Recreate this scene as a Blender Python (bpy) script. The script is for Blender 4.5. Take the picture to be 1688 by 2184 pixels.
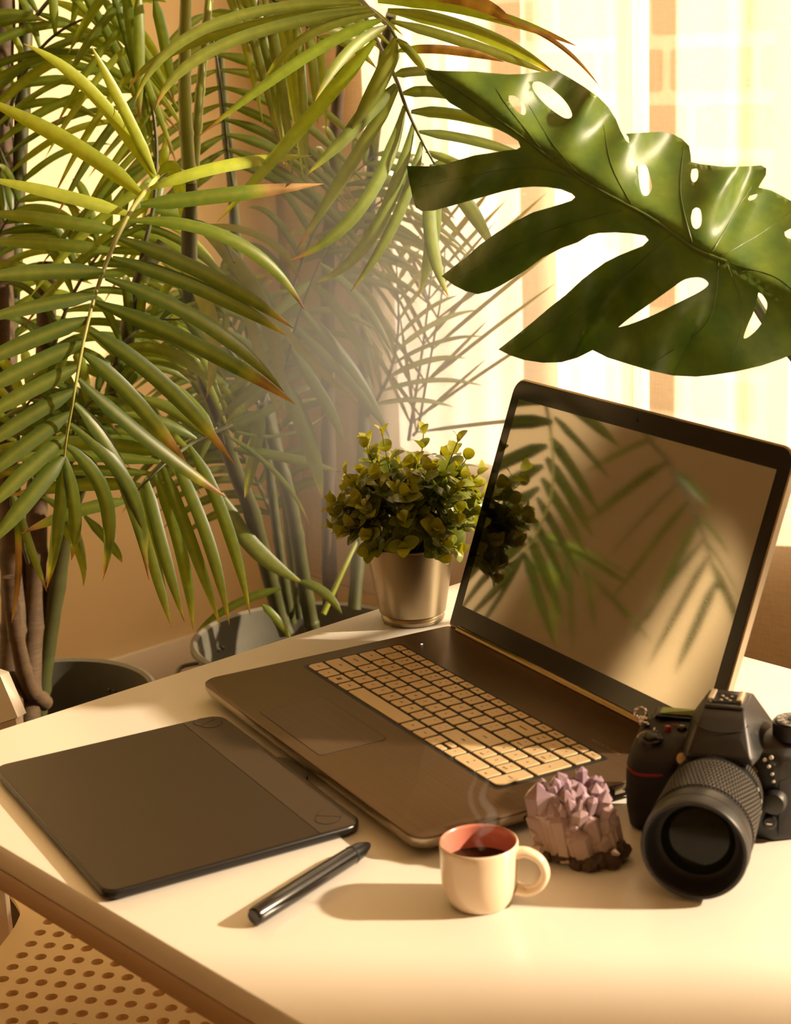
import bpy, bmesh, math, random
from mathutils import Vector, Matrix, Quaternion
from mathutils.geometry import delaunay_2d_cdt

random.seed(11)
R = math.radians
scene = bpy.context.scene
for o in list(bpy.data.objects):
    bpy.data.objects.remove(o, do_unlink=True)
COL = scene.collection

# ------------------------------------------------------------------ camera
TZ = 0.74                                  # table top height
F_PX, PITCH, ROLL = 3676.0, 0.259, -0.04
CAM = Vector((0, 0, TZ + 0.578))
_fw = Vector((0, math.cos(PITCH), -math.sin(PITCH)))
_u0 = Vector((0, math.sin(PITCH), math.cos(PITCH)))
_r0 = Vector((1, 0, 0))
_rt = math.cos(ROLL) * _r0 + math.sin(ROLL) * _u0
_up = -math.sin(ROLL) * _r0 + math.cos(ROLL) * _u0
cd = bpy.data.cameras.new('camera')
cam = bpy.data.objects.new('camera', cd)
COL.objects.link(cam)
cam.matrix_world = Matrix(((_rt.x, _up.x, -_fw.x, CAM.x), (_rt.y, _up.y, -_fw.y, CAM.y),
                           (_rt.z, _up.z, -_fw.z, CAM.z), (0, 0, 0, 1)))
cd.sensor_fit = 'VERTICAL'
cd.sensor_height = 36.0
cd.sensor_width = 36.0
cd.lens = F_PX / 2184.0 * 36.0
cd.clip_start = 0.05
cd.clip_end = 100
cd.dof.use_dof = True
cd.dof.focus_distance = 1.82
cd.dof.aperture_fstop = 12.0
scene.camera = cam

# ------------------------------------------------------------------ light
scene.view_settings.view_transform = 'Standard'
scene.view_settings.look = 'None'
scene.view_settings.gamma = 1.0
scene.view_settings.use_curve_mapping = False
scene.view_settings.exposure = 0.26

W = bpy.data.worlds.new('world')
scene.world = W
W.use_nodes = True
_bg = W.node_tree.nodes['Background']
_bg.inputs[0].default_value = (1.0, 0.78, 0.55, 1)      # warm hazy evening sky
_bg.inputs[1].default_value = 2.2

SUN_AZ, SUN_EL = R(-5), R(28)               # from the right of the picture, low
sl = bpy.data.lights.new('sun', 'SUN')
sl.energy = 27.0
sl.color = (1.0, 0.76, 0.53)
sl.angle = R(1.8)
so = bpy.data.objects.new('sun', sl)
COL.objects.link(so)
_sd = Vector((-math.cos(SUN_AZ) * math.cos(SUN_EL), -math.sin(SUN_AZ) * math.cos(SUN_EL), -math.sin(SUN_EL)))
so.rotation_euler = _sd.to_track_quat('-Z', 'Y').to_euler()
so.location = (4, 2, 4)

scene.cycles.max_bounces = 5
scene.cycles.transparent_max_bounces = 8
scene.cycles.diffuse_bounces = 3
scene.cycles.adaptive_threshold = 0.05
scene.cycles.sample_clamp_indirect = 6.0
scene.cycles.caustics_reflective = False
scene.cycles.caustics_refractive = False

# ------------------------------------------------------------------ measuring helpers
def ray(x, y):
    return _fw + _rt * ((x - 844.0) / F_PX) + _up * ((1092.0 - y) / F_PX)

def PX(x, y, d):
    """world point seen at photo position (x, y), d metres in front of the lens"""
    return CAM + ray(x, y) * d

def PZ(x, y, z):
    r = ray(x, y)
    return CAM + r * ((z - CAM.z) / r.z)

CORNER = Vector((0.0767, 1.8673))          # far corner of the table
YAW = 0.734
N2 = Vector((math.cos(YAW), math.sin(YAW)))       # towards the window wall
E2 = Vector((math.sin(YAW), -math.cos(YAW)))      # along the window wall, to the right

def WP(u, d, z):
    """u along the window wall, d out of the table edge towards it"""
    p = CORNER + E2 * u + N2 * d
    return Vector((p.x, p.y, z))

def srgb(r, g, b):
    f = lambda c: (c / 255 / 12.92) if c / 255 <= 0.04045 else ((c / 255 + 0.055) / 1.055) ** 2.4
    return (f(r), f(g), f(b), 1)

# ------------------------------------------------------------------ materials
MATS = {}
def mat(name, col, rough=0.5, metal=0.0, spec=0.5, col2=None, nscale=40.0, bump=0.0, bscale=200.0,
        stretch=(1, 1, 1), coat=0.0, trans=0.0, sss=0.0, emit=None, ior=1.5):
    if name in MATS:
        return MATS[name]
    m = bpy.data.materials.new(name)
    m.use_nodes = True
    nt = m.node_tree
    b = nt.nodes['Principled BSDF']
    b.inputs['Roughness'].default_value = rough
    b.inputs['Metallic'].default_value = metal
    b.inputs['Specular IOR Level'].default_value = spec
    b.inputs['Coat Weight'].default_value = coat
    b.inputs['Coat Roughness'].default_value = 0.08
    b.inputs['Transmission Weight'].default_value = trans
    b.inputs['IOR'].default_value = ior
    if sss:
        b.inputs['Subsurface Weight'].default_value = sss
        b.inputs['Subsurface Radius'].default_value = (0.01, 0.007, 0.006)
    if emit:
        b.inputs['Emission Color'].default_value = emit[0]
        b.inputs['Emission Strength'].default_value = emit[1]
    tc = nt.nodes.new('ShaderNodeTexCoord')
    mp = nt.nodes.new('ShaderNodeMapping')
    mp.inputs['Scale'].default_value = stretch
    nt.links.new(tc.outputs['Object'], mp.inputs[0])
    n = nt.nodes.new('ShaderNodeTexNoise')
    n.inputs['Scale'].default_value = nscale
    n.inputs['Detail'].default_value = 4
    nt.links.new(mp.outputs[0], n.inputs['Vector'])
    mx = nt.nodes.new('ShaderNodeMix')
    mx.data_type = 'RGBA'
    c2 = col2 if col2 else tuple(c * 0.9 for c in col[:3]) + (1,)
    mx.inputs[6].default_value = col
    mx.inputs[7].default_value = c2
    nt.links.new(n.outputs[0], mx.inputs[0])
    nt.links.new(mx.outputs[2], b.inputs['Base Color'])
    if bump:
        n2 = nt.nodes.new('ShaderNodeTexNoise')
        n2.inputs['Scale'].default_value = bscale
        n2.inputs['Detail'].default_value = 3
        nt.links.new(mp.outputs[0], n2.inputs['Vector'])
        bp = nt.nodes.new('ShaderNodeBump')
        bp.inputs['Strength'].default_value = bump
        bp.inputs['Distance'].default_value = 0.002
        nt.links.new(n2.outputs[0], bp.inputs['Height'])
        nt.links.new(bp.outputs[0], b.inputs['Normal'])
    MATS[name] = m
    return m

def leaf_mat(name, rough=0.38, transl=0.45, tint=(1.35, 1.25, 0.35)):
    m = bpy.data.materials.new(name)
    m.use_nodes = True
    nt = m.node_tree
    b = nt.nodes['Principled BSDF']
    out = nt.nodes['Material Output']
    at = nt.nodes.new('ShaderNodeAttribute')
    at.attribute_name = 'Col'
    tc = nt.nodes.new('ShaderNodeTexCoord')
    n = nt.nodes.new('ShaderNodeTexNoise')
    n.inputs['Scale'].default_value = 90
    nt.links.new(tc.outputs['Object'], n.inputs['Vector'])
    mr = nt.nodes.new('ShaderNodeMapRange')
    mr.inputs['To Min'].default_value = 0.75
    mr.inputs['To Max'].default_value = 1.25
    nt.links.new(n.outputs[0], mr.inputs['Value'])
    mul = nt.nodes.new('ShaderNodeVectorMath')
    mul.operation = 'SCALE'
    nt.links.new(at.outputs['Color'], mul.inputs[0])
    nt.links.new(mr.outputs[0], mul.inputs['Scale'])
    nt.links.new(mul.outputs[0], b.inputs['Base Color'])
    b.inputs['Roughness'].default_value = rough
    t = nt.nodes.new('ShaderNodeBsdfTranslucent')
    mt = nt.nodes.new('ShaderNodeVectorMath')
    mt.operation = 'MULTIPLY'
    mt.inputs[1].default_value = tint
    nt.links.new(mul.outputs[0], mt.inputs[0])
    nt.links.new(mt.outputs[0], t.inputs['Color'])
    ms = nt.nodes.new('ShaderNodeMixShader')
    ms.inputs[0].default_value = transl
    nt.links.new(b.outputs[0], ms.inputs[1])
    nt.links.new(t.outputs[0], ms.inputs[2])
    nt.links.new(ms.outputs[0], out.inputs['Surface'])
    MATS[name] = m
    return m

# ------------------------------------------------------------------ mesh helpers
WM = {}                                    # world matrices of the things' empties
def tag(o, label=None, cat=None, group=None, kind=None):
    if label: o['label'] = label
    if cat: o['category'] = cat
    if group: o['group'] = group
    if kind: o['kind'] = kind
    return o

def thing(name, label, cat, loc=(0, 0, 0), rz=0.0, group=None):
    o = bpy.data.objects.new(name, None)
    COL.objects.link(o)
    o.empty_display_size = 0.02
    o.location = loc
    o.rotation_euler = (0, 0, rz)
    WM[o.name] = Matrix.Translation(Vector(loc)) @ Matrix.Rotation(rz, 4, 'Z')
    return tag(o, label, cat, group)

def add(name, mesh, m, parent=None):
    o = bpy.data.objects.new(name, mesh)
    COL.objects.link(o)
    if m is not None and len(mesh.materials) == 0:
        mesh.materials.append(m)
    if parent is not None:
        o.parent = parent
        WM[o.name] = WM[parent.name].copy()
    else:
        WM[o.name] = Matrix.Identity(4)
    return o

class MB:
    """collects shapes for ONE part; coordinates are the thing's own unless world=True at build"""
    def __init__(s):
        s.v = []; s.f = []; s.c = None
    def raw(s, vs, fs, M=None):
        k = len(s.v)
        for p in vs:
            p = Vector(p)
            s.v.append(M @ p if M is not None else p)
        s.f += [[i + k for i in f] for f in fs]
        return s
    def bm(s, b, M=None):
        b.verts.index_update()
        s.raw([v.co.copy() for v in b.verts], [[v.index for v in f.verts] for f in b.faces], M)
        b.free()
        return s
    def box(s, c, d, bev=0.0, seg=2, M=None):
        b = bmesh.new()
        bmesh.ops.create_cube(b, size=1)
        for v in b.verts:
            v.co = Vector((v.co.x * d[0] + c[0], v.co.y * d[1] + c[1], v.co.z * d[2] + c[2]))
        if bev > 0:
            bmesh.ops.bevel(b, geom=b.edges[:], offset=min(bev, 0.49 * min(d)), segments=seg, profile=0.5, affect='EDGES')
        return s.bm(b, M)
    def hull(s, pts, bev=0.0, seg=2, M=None):
        b = bmesh.new()
        for p in pts: b.verts.new(p)
        r = bmesh.ops.convex_hull(b, input=b.verts[:])
        bmesh.ops.delete(b, geom=[g for g in set(r['geom_interior'] + r['geom_unused']) if isinstance(g, bmesh.types.BMVert)], context='VERTS')
        bmesh.ops.dissolve_limit(b, angle_limit=R(1), verts=b.verts[:], edges=b.edges[:])
        if bev > 0:
            bmesh.ops.bevel(b, geom=b.edges[:], offset=bev, segments=seg, profile=0.5, affect='EDGES', clamp_overlap=True)
        return s.bm(b, M)
    def lathe(s, prof, n=48, M=None, cap0=True, cap1=True):
        vs = []; fs = []
        for (r, z) in prof:
            for i in range(n):
                a = 2 * math.pi * i / n
                vs.append((r * math.cos(a), r * math.sin(a), z))
        for k in range(len(prof) - 1):
            for i in range(n):
                j = (i + 1) % n
                fs.append([k * n + i, k * n + j, (k + 1) * n + j, (k + 1) * n + i])
        if cap0: fs.append(list(range(n))[::-1])
        if cap1: fs.append([(len(prof) - 1) * n + i for i in range(n)])
        return s.raw(vs, fs, M)
    def tube(s, pts, rad, n=8, caps=True):
        pts = [Vector(p) for p in pts]
        if not hasattr(rad, '__len__'): rad = [rad] * len(pts)
        vs = []; fs = []
        ref = Vector((0.31, 0.17, 0.93))
        for k, p in enumerate(pts):
            t = (pts[min(k + 1, len(pts) - 1)] - pts[max(k - 1, 0)])
            t = t.normalized() if t.length > 1e-9 else Vector((0, 0, 1))
            a = t.cross(ref)
            if a.length < 1e-3: a = t.cross(Vector((1, 0, 0)))
            a.normalize()
            b = t.cross(a)
            for i in range(n):
                q = 2 * math.pi * i / n
                vs.append(p + (a * math.cos(q) + b * math.sin(q)) * rad[k])
        for k in range(len(pts) - 1):
            for i in range(n):
                j = (i + 1) % n
                fs.append([k * n + i, k * n + j, (k + 1) * n + j, (k + 1) * n + i])
        if caps:
            fs.append(list(range(n))[::-1])
            fs.append([(len(pts) - 1) * n + i for i in range(n)])
        return s.raw(vs, fs)
    def loft(s, rings, M=None, cap=True):
        """rings: equally long closed loops of points"""
        n = len(rings[0]); vs = [p for r in rings for p in r]; fs = []
        for k in range(len(rings) - 1):
            for i in range(n):
                j = (i + 1) % n
                fs.append([k * n + i, k * n + j, (k + 1) * n + j, (k + 1) * n + i])
        if cap:
            fs.append(list(range(n))[::-1])
            fs.append([(len(rings) - 1) * n + i for i in range(n)])
        return s.raw(vs, fs, M)
    def build(s, name, m, parent=None, smooth=35, world=False, cols=None):
        me = bpy.data.meshes.new(name)
        vs = s.v
        if world and parent is not None:
            inv = WM[parent.name].inverted()
            vs = [inv @ v for v in vs]
        me.from_pydata([tuple(v) for v in vs], [], s.f)
        bmx = bmesh.new(); bmx.from_mesh(me)
        bmesh.ops.recalc_face_normals(bmx, faces=bmx.faces[:])
        bmx.to_mesh(me); bmx.free()
        if smooth:
            me.polygons.foreach_set('use_smooth', [True] * len(me.polygons))
            me.set_sharp_from_angle(angle=R(smooth))
        if cols:
            ca = me.color_attributes.new('Col', 'FLOAT_COLOR', 'POINT')
            ca.data.foreach_set('color', [x for c in cols for x in c])
        me.update()
        return add(name, me, m, parent)

def rrect(x0, x1, y0, y1, r, z, seg=6):
    """rounded rectangle loop; r may be 4 radii (x0y0, x1y0, x1y1, x0y1)"""
    if not hasattr(r, '__len__'): r = [r] * 4
    out = []
    for (cx, cy, rr, a0) in ((x0 + r[0], y0 + r[0], r[0], 180), (x1 - r[1], y0 + r[1], r[1], 270),
                             (x1 - r[2], y1 - r[2], r[2], 0), (x0 + r[3], y1 - r[3], r[3], 90)):
        for i in range(seg + 1):
            a = R(a0 + 90 * i / seg)
            out.append(Vector((cx + rr * math.cos(a), cy + rr * math.sin(a), z)))
    return out

def poly_in(p, poly):
    x, y = p[0], p[1]; c = False; j = len(poly) - 1
    for i in range(len(poly)):
        xi, yi = poly[i][0], poly[i][1]; xj, yj = poly[j][0], poly[j][1]
        if (yi > y) != (yj > y) and x < (xj - xi) * (y - yi) / (yj - yi) + xi: c = not c
        j = i
    return c

def cdt(outer, holes, inner=()):
    """triangles of a flat shape with holes"""
    vs = []; es = []
    for loop in [outer] + list(holes):
        k = len(vs); n = len(loop)
        vs += [Vector((p[0], p[1])) for p in loop]
        es += [(k + i, k + (i + 1) % n) for i in range(n)]
    vs += [Vector((p[0], p[1])) for p in inner]
    ov, oe, of, *_ = delaunay_2d_cdt(vs, es, [], 0, 1e-7)
    fs = []
    for f in of:
        c = sum((ov[i] for i in f), Vector((0, 0))) / len(f)
        if poly_in(c, outer) and not any(poly_in(c, h) for h in holes): fs.append(list(f))
    return ov, fs

def solid(top, fs, off):
    """thick sheet: top points, faces and an offset vector (or a list of them)"""
    n = len(top)
    offs = off if isinstance(off, list) else [off] * n
    vs = list(top) + [top[i] + offs[i] for i in range(n)]
    cnt = {}
    for f in fs:
        for i in range(len(f)):
            a, b = f[i], f[(i + 1) % len(f)]
            cnt[(a, b)] = cnt.get((a, b), 0) + 1
    out = [list(f) for f in fs] + [[i + n for i in reversed(f)] for f in fs]
    for (a, b) in cnt:
        if (b, a) not in cnt: out.append([b, a, a + n, b + n])
    return vs, out

def spline(pts, n):
    """Catmull-Rom through points (tuples of any length)"""
    P = [tuple(p) for p in pts]
    P = [tuple(2 * a - b for a, b in zip(P[0], P[1]))] + P + [tuple(2 * a - b for a, b in zip(P[-1], P[-2]))]
    m = len(P) - 3; out = []
    for k in range(n + 1):
        t = k / n * m
        i = min(int(t), m - 1); f = t - i
        a, b, c, d = P[i:i + 4]
        out.append(tuple(0.5 * (2 * b_ + (c_ - a_) * f + (2 * a_ - 5 * b_ + 4 * c_ - d_) * f * f + (-a_ + 3 * b_ - 3 * c_ + d_) * f ** 3)
                         for a_, b_, c_, d_ in zip(a, b, c, d)))
    return out

def text_mesh(name, body, size, M, m, parent, align='CENTER', depth=0.00008):
    cu = bpy.data.curves.new('legend_curve', 'FONT')
    cu.body = body
    cu.size = size
    cu.align_x = align
    cu.align_y = 'CENTER'
    cu.resolution_u = 2
    cu.extrude = depth
    to = bpy.data.objects.new('legend_tmp', cu)
    COL.objects.link(to)
    dg = bpy.context.evaluated_depsgraph_get()
    me = bpy.data.meshes.new_from_object(to.evaluated_get(dg))
    bpy.data.objects.remove(to, do_unlink=True)
    bpy.data.curves.remove(cu)
    me.transform(M)
    me.materials.clear()
    return add(name, me, m, parent)
# ------------------------------------------------------------------ the room
m_wall = mat('wall_paint', srgb(232, 212, 168), 0.85, spec=0.2, col2=srgb(226, 204, 158), nscale=3, bump=0.15, bscale=150)
m_floor = mat('floor_wood', srgb(150, 105, 65), 0.5, col2=srgb(110, 70, 40), nscale=6, stretch=(1, 12, 1))
m_white = mat('white_paint', srgb(240, 232, 218), 0.45, nscale=8)
m_out = mat('outside_plaster', srgb(250, 240, 220), 0.9, nscale=2)
m_ground = mat('outside_gravel', srgb(235, 220, 190), 0.95, nscale=15)
m_block = mat('outside_stone', srgb(178, 150, 116), 0.9, col2=srgb(158, 130, 98), nscale=5)

DW, UC = 1.13, -1.70                       # window wall plane, corner of the two walls
U0, U1, ZS, ZT, HT = -1.29, 2.7, 0.53, 3.45, 3.65
def quadbox(name, u0, u1, d0, d1, z0, z1, m, parent=None, bev=0.0):
    M = Matrix(((E2.x, N2.x, 0, CORNER.x), (E2.y, N2.y, 0, CORNER.y), (0, 0, 1, 0), (0, 0, 0, 1)))
    b = MB().box(((u0 + u1) / 2, (d0 + d1) / 2, (z0 + z1) / 2), (u1 - u0, d1 - d0, z1 - z0), bev, 2, M)
    return b.build(name, m, parent, world=parent is not None)

fl = MB().raw([WP(-1.9, -4.0, 0), WP(3.5, -4.0, 0), WP(3.5, 1.35, 0), WP(-1.9, 1.35, 0),
               WP(-1.9, -4.0, -.05), WP(3.5, -4.0, -.05), WP(3.5, 1.35, -.05), WP(-1.9, 1.35, -.05)],
              [[0, 1, 2, 3], [7, 6, 5, 4], [0, 4, 5, 1], [1, 5, 6, 2], [2, 6, 7, 3], [3, 7, 4, 0]]).build('floor', m_floor, None, 0)
tag(fl, 'brown wooden floor under the table', 'floor', kind='structure')
# window wall: one mesh with the opening
wb = MB()
M_W = Matrix(((E2.x, N2.x, 0, CORNER.x), (E2.y, N2.y, 0, CORNER.y), (0, 0, 1, 0), (0, 0, 0, 1)))
for (u0, u1, z0, z1) in ((UC - 0.12, U0, 0, HT), (U1, 3.5, 0, HT), (U0, U1, 0, ZS), (U0, U1, ZT, HT)):
    wb.box(((u0 + u1) / 2, DW + 0.09, (z0 + z1) / 2), (u1 - u0, 0.18, z1 - z0), 0, 2, M_W)
tag(wb.build('wall_window', m_wall, None, 0), 'beige wall around the window behind the curtain', 'wall', kind='structure')
wl = MB().box((UC - 0.06, -1.44, HT / 2), (0.12, 5.1, HT), 0, 2, M_W).build('wall_left', m_wall, None, 0)
tag(wl, 'warm beige wall behind the palms', 'wall', kind='structure')
o = MB().box((3.56, -1.44, HT / 2), (0.12, 5.3, HT), 0, 2, M_W).build('wall_right', m_wall, None, 0)
tag(o, 'beige wall at the right end of the room, out of the picture', 'wall', kind='structure')
o = MB().box((.9, -4.05, HT / 2), (5.44, 0.12, HT), 0, 2, M_W).build('wall_back', m_wall, None, 0)
tag(o, 'beige wall behind the viewer, out of the picture', 'wall', kind='structure')
o = MB().box((.9, -1.38, HT + .05), (5.44, 5.5, 0.1), 0, 2, M_W).build('ceiling', mat('ceiling_paint', srgb(244, 228, 204), .9, nscale=4), None, 0)
tag(o, 'pale ceiling above the table, out of the picture', 'ceiling', kind='structure')
bb = quadbox('baseboard_left', UC, UC + 0.014, -3.9, DW, 0.0, 0.085, m_white, None, 0.004)
tag(bb, 'white baseboard along the beige wall', 'baseboard', kind='structure')
bb = quadbox('baseboard_window', UC + 0.014, 3.4, DW - 0.014, DW, 0.0, 0.085, m_white, None, 0.004)
tag(bb, 'white baseboard below the window', 'baseboard', kind='structure')

# window: frame, mullions and panes
def sheer(name, col, transp, wsc):
    m = bpy.data.materials.new(name); m.use_nodes = True
    nt = m.node_tree; out = nt.nodes['Material Output']; nt.nodes.remove(nt.nodes['Principled BSDF'])
    tc = nt.nodes.new('ShaderNodeTexCoord')
    def wv(d):
        mp = nt.nodes.new('ShaderNodeMapping'); mp.inputs['Scale'].default_value = (wsc[0], wsc[1], wsc[2]) if d == 0 else (wsc[3], wsc[4], wsc[5])
        nt.links.new(tc.outputs['UV'], mp.inputs[0])
        n = nt.nodes.new('ShaderNodeTexNoise'); n.inputs['Scale'].default_value = 1.0; n.inputs['Detail'].default_value = 2
        nt.links.new(mp.outputs[0], n.inputs['Vector']); return n
    a, b = wv(0), wv(1)
    s = nt.nodes.new('ShaderNodeMath'); s.operation = 'ADD'
    nt.links.new(a.outputs[0], s.inputs[0]); nt.links.new(b.outputs[0], s.inputs[1])
    mr = nt.nodes.new('ShaderNodeMapRange'); mr.inputs['From Min'].default_value = 0.6; mr.inputs['From Max'].default_value = 1.4
    mr.inputs['To Min'].default_value = max(0, transp - 0.12); mr.inputs['To Max'].default_value = transp + 0.12
    nt.links.new(s.outputs[0], mr.inputs['Value'])
    d = nt.nodes.new('ShaderNodeBsdfDiffuse'); d.inputs[0].default_value = col
    t = nt.nodes.new('ShaderNodeBsdfTranslucent'); t.inputs[0].default_value = col
    tr = nt.nodes.new('ShaderNodeBsdfTransparent'); tr.inputs[0].default_value = (1, 1, 1, 1)
    m1 = nt.nodes.new('ShaderNodeMixShader'); m1.inputs[0].default_value = 0.6
    nt.links.new(d.outputs[0], m1.inputs[1]); nt.links.new(t.outputs[0], m1.inputs[2])
    m2 = nt.nodes.new('ShaderNodeMixShader')
    nt.links.new(mr.outputs[0], m2.inputs[0]); nt.links.new(m1.outputs[0], m2.inputs[1]); nt.links.new(tr.outputs[0], m2.inputs[2])
    nt.links.new(m2.outputs[0], out.inputs['Surface'])
    return m
m_pane = bpy.data.materials.new('window_glass'); m_pane.use_nodes = True
_nt = m_pane.node_tree; _o = _nt.nodes['Material Output']; _nt.nodes.remove(_nt.nodes['Principled BSDF'])
_g = _nt.nodes.new('ShaderNodeBsdfGlossy'); _g.inputs['Roughness'].default_value = 0.02
_t = _nt.nodes.new('ShaderNodeBsdfTransparent'); _t.inputs[0].default_value = (0.97, 0.98, 0.97, 1)
_m = _nt.nodes.new('ShaderNodeMixShader'); _m.inputs[0].default_value = 0.05
_nt.links.new(_t.outputs[0], _m.inputs[1]); _nt.links.new(_g.outputs[0], _m.inputs[2]); _nt.links.new(_m.outputs[0], _o.inputs['Surface'])

win = thing('window_1', 'wide white window frame behind the sheer curtain', 'window', WP(U0, DW + 0.1, ZS))
win['kind'] = 'structure'
for (u0, u1, z0, z1) in ((U0, U1, ZS, ZS + .05), (U0, U1, ZT - .05, ZT), (U0, U0 + .05, ZS, ZT), (U1 - .05, U1, ZS, ZT)):
    quadbox('frame', u0, u1, DW + .07, DW + .12, z0, z1, m_white, win, 0.004)
mul = [-0.79, -0.44, 0.66, 1.64]
for u in mul:
    quadbox('mullion', u - .006, u + .036, DW + .07, DW + .12, ZS + .05, ZT - .05, m_white, win, 0.004)
es = [U0 + .05] + [x for u in mul for x in (u - .006, u + .036)] + [U1 - .05]
for k in range(0, len(es), 2):
    quadbox('pane', es[k], es[k + 1], DW + .092, DW + .096, ZS + .05, ZT - .05, m_pane, win)
quadbox('sill', U0 - .03, U1 + .03, DW - .005, DW + .07, ZS - .03, ZS, m_white, win, 0.005)

# outside: pale ground and a low garden wall of stone blocks
g = MB().raw([WP(-8, 1.32, -.02), WP(9, 1.32, -.02), WP(9, 12, -.02), WP(-8, 12, -.02)], [[0, 1, 2, 3]]).build('ground_outside', m_ground, None, 0)
tag(g, 'pale gravel ground outside the window', 'ground', kind='structure')
gw = thing('wall_outside', 'low stone block garden wall seen dimly through the curtain', 'wall', WP(0, 3.6, 0))
gw['kind'] = 'structure'
quadbox('mortar_bed', -4.5, 1.6, 3.6, 3.75, -0.02, 1.72, m_out, gw)
for r_ in range(9):
    u = -4.4 + (0.16 if r_ % 2 else 0)
    while u < 1.4:
        w_ = random.uniform(.26, .4)
        quadbox('stone_block', u, min(u + w_, 1.5), 3.57 + random.uniform(0, .015), 3.66, r_ * .19 + .02, r_ * .19 + .16, m_block, gw, 0.012)
        u += w_ + 0.05

# curtains: sheer linen with shallow pleats, with a gap between the panels
m_sheer = sheer('sheer_linen', srgb(216, 203, 184), 0.34, (420, 30, 1, 30, 420, 1))
DC = 1.05
def curtain(name, u0, u1, label, seed):
    rnd = random.Random(seed)
    n = int((u1 - u0) / 0.008); vs = []; fs = []; uv = []
    cents = []; u = u0 + .02
    while u < u1:
        cents.append((u, rnd.uniform(.006, .016), rnd.uniform(.010, .018))); u += rnd.uniform(.12, .30)
    zs = [0.178 + (3.47 - 0.178) * (k / 40) for k in range(41)]
    for i in range(n + 1):
        u = u0 + (u1 - u0) * i / n
        for k, z in enumerate(zs):
            d = 0.006 * math.sin(u * 9 + seed) + 0.004 * math.sin(u * 23 + z * 1.3)
            for (c, a, w) in cents:
                q = (u - c - 0.012 * math.sin(z * 1.1 + c * 7)) / w
                d -= a * math.exp(-q * q) * (0.75 + .25 * z / 3.5)
            vs.append(WP(u, DC + d + 0.02, z + 0.004 * math.sin(u * 6)))
            uv.append((u, z))
    m1 = len(zs)
    for i in range(n):
        for k in range(m1 - 1):
            fs.append([i * m1 + k, (i + 1) * m1 + k, (i + 1) * m1 + k + 1, i * m1 + k + 1])
    t = thing(name, label, 'curtain', WP((u0 + u1) / 2, DC, 0.178))
    o = MB().raw(vs, fs).build('cloth', m_sheer, t, 180, world=True)
    l = o.data.uv_layers.new(name='UVMap')
    for lp in o.data.loops: l.data[lp.index].uv = uv[lp.vertex_index]
    h = MB().tube([WP(u0 + .004 + (u1 - u0 - .008) * i / 60, DC + .012, .183) for i in range(61)], .0045, 6)
    h.build('hem', m_sheer, t, world=True)
    return t
curtain('curtain', UC + 0.08, 0.75, 'sheer beige linen curtain panel glowing behind the palms and laptop', 3)
curtain('curtain', 0.97, 2.6, 'sheer beige curtain panel drawn aside, right of the leaf', 8)
m_sun_screen = bpy.data.materials.new('sun_screen_cloth'); m_sun_screen.use_nodes = True  # inner cloth added to keep direct sun off the lower left wall
_nt = m_sun_screen.node_tree; _o = _nt.nodes['Material Output']; _nt.nodes.remove(_nt.nodes['Principled BSDF'])
_n = _nt.nodes.new('ShaderNodeTexNoise'); _n.inputs['Scale'].default_value = 60
_c = _nt.nodes.new('ShaderNodeValToRGB'); _c.color_ramp.elements[0].color = (.86, .80, .70, 1); _c.color_ramp.elements[1].color = (.93, .88, .79, 1)
_d = _nt.nodes.new('ShaderNodeBsdfDiffuse'); _t = _nt.nodes.new('ShaderNodeBsdfTranslucent'); _m = _nt.nodes.new('ShaderNodeMixShader'); _m.inputs[0].default_value = .85
for a_, b_ in ((_n.outputs[0], _c.inputs[0]), (_c.outputs[0], _d.inputs[0]), (_c.outputs[0], _t.inputs[0]), (_d.outputs[0], _m.inputs[1]), (_t.outputs[0], _m.inputs[2]), (_m.outputs[0], _o.inputs['Surface'])): _nt.links.new(a_, b_)
bl_ = thing('sun_screen', 'short pale inner cloth added over the lower left window to shade the wall', 'curtain', WP(-1.03, 1.10, ZS))
_vs = []; _fs = []
for i in range(101):
    u = -1.34 + .60 * i / 100
    for k in range(12): _vs.append(WP(u, 1.102 + .004 * math.sin(u * 70), .49 + .60 * k / 11))
for i in range(100):
    for k in range(11): _fs.append([i * 12 + k, (i + 1) * 12 + k, (i + 1) * 12 + k + 1, i * 12 + k + 1])
MB().raw(_vs, _fs).build('cloth', m_sun_screen, bl_, 180, world=True)
MB().tube([WP(-1.36, 1.10, 1.095), WP(-.72, 1.10, 1.095)], .005, 8).build('rod', mat('brass', srgb(190, 150, 90), .3, 1), bl_, world=True)
m_sunshade = mat('tan_sunshade', srgb(196, 168, 128), .9, spec=.1, nscale=60, stretch=(20, 20, 1))  # unseen heavy cloths added to keep sun off the wall mirrored in the screen
def sunshade(u0, u1, label, seed):
    rnd = random.Random(seed); n = int((u1 - u0) / .006); zs = [.1 + 3.35 * k / 24 for k in range(25)]; vs = []; fs = []
    for i in range(n + 1):
        u = u0 + (u1 - u0) * i / n
        for z in zs: vs.append(WP(u, .96 + .022 * math.sin(u * 90 + .4 * math.sin(z * 2)), z))
    for i in range(n):
        for k in range(24): fs.append([i * 25 + k, (i + 1) * 25 + k, (i + 1) * 25 + k + 1, i * 25 + k + 1])
    t = thing('sunshade', label, 'sunshade', WP((u0 + u1) / 2, .96, .1))
    MB().raw(vs, fs).build('cloth', m_sunshade, t, 180, world=True)
    MB().tube([WP(u0 + .01, .96, 3.445), WP(u1 - .01, .96, 3.445)], .012, 8).build('heading_tape', m_sunshade, t, world=True)
    for k in range(4):
        u = u0 + .02 + (u1 - u0 - .04) * k / 3
        MB().tube([WP(u, .96, 3.45), WP(u, 1.0, 3.49), WP(u, DC + .0, 3.495)], .003, 6).build('hook', MATS.get('brass') or mat('brass', srgb(190, 150, 90), .3, 1), t, world=True)
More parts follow.
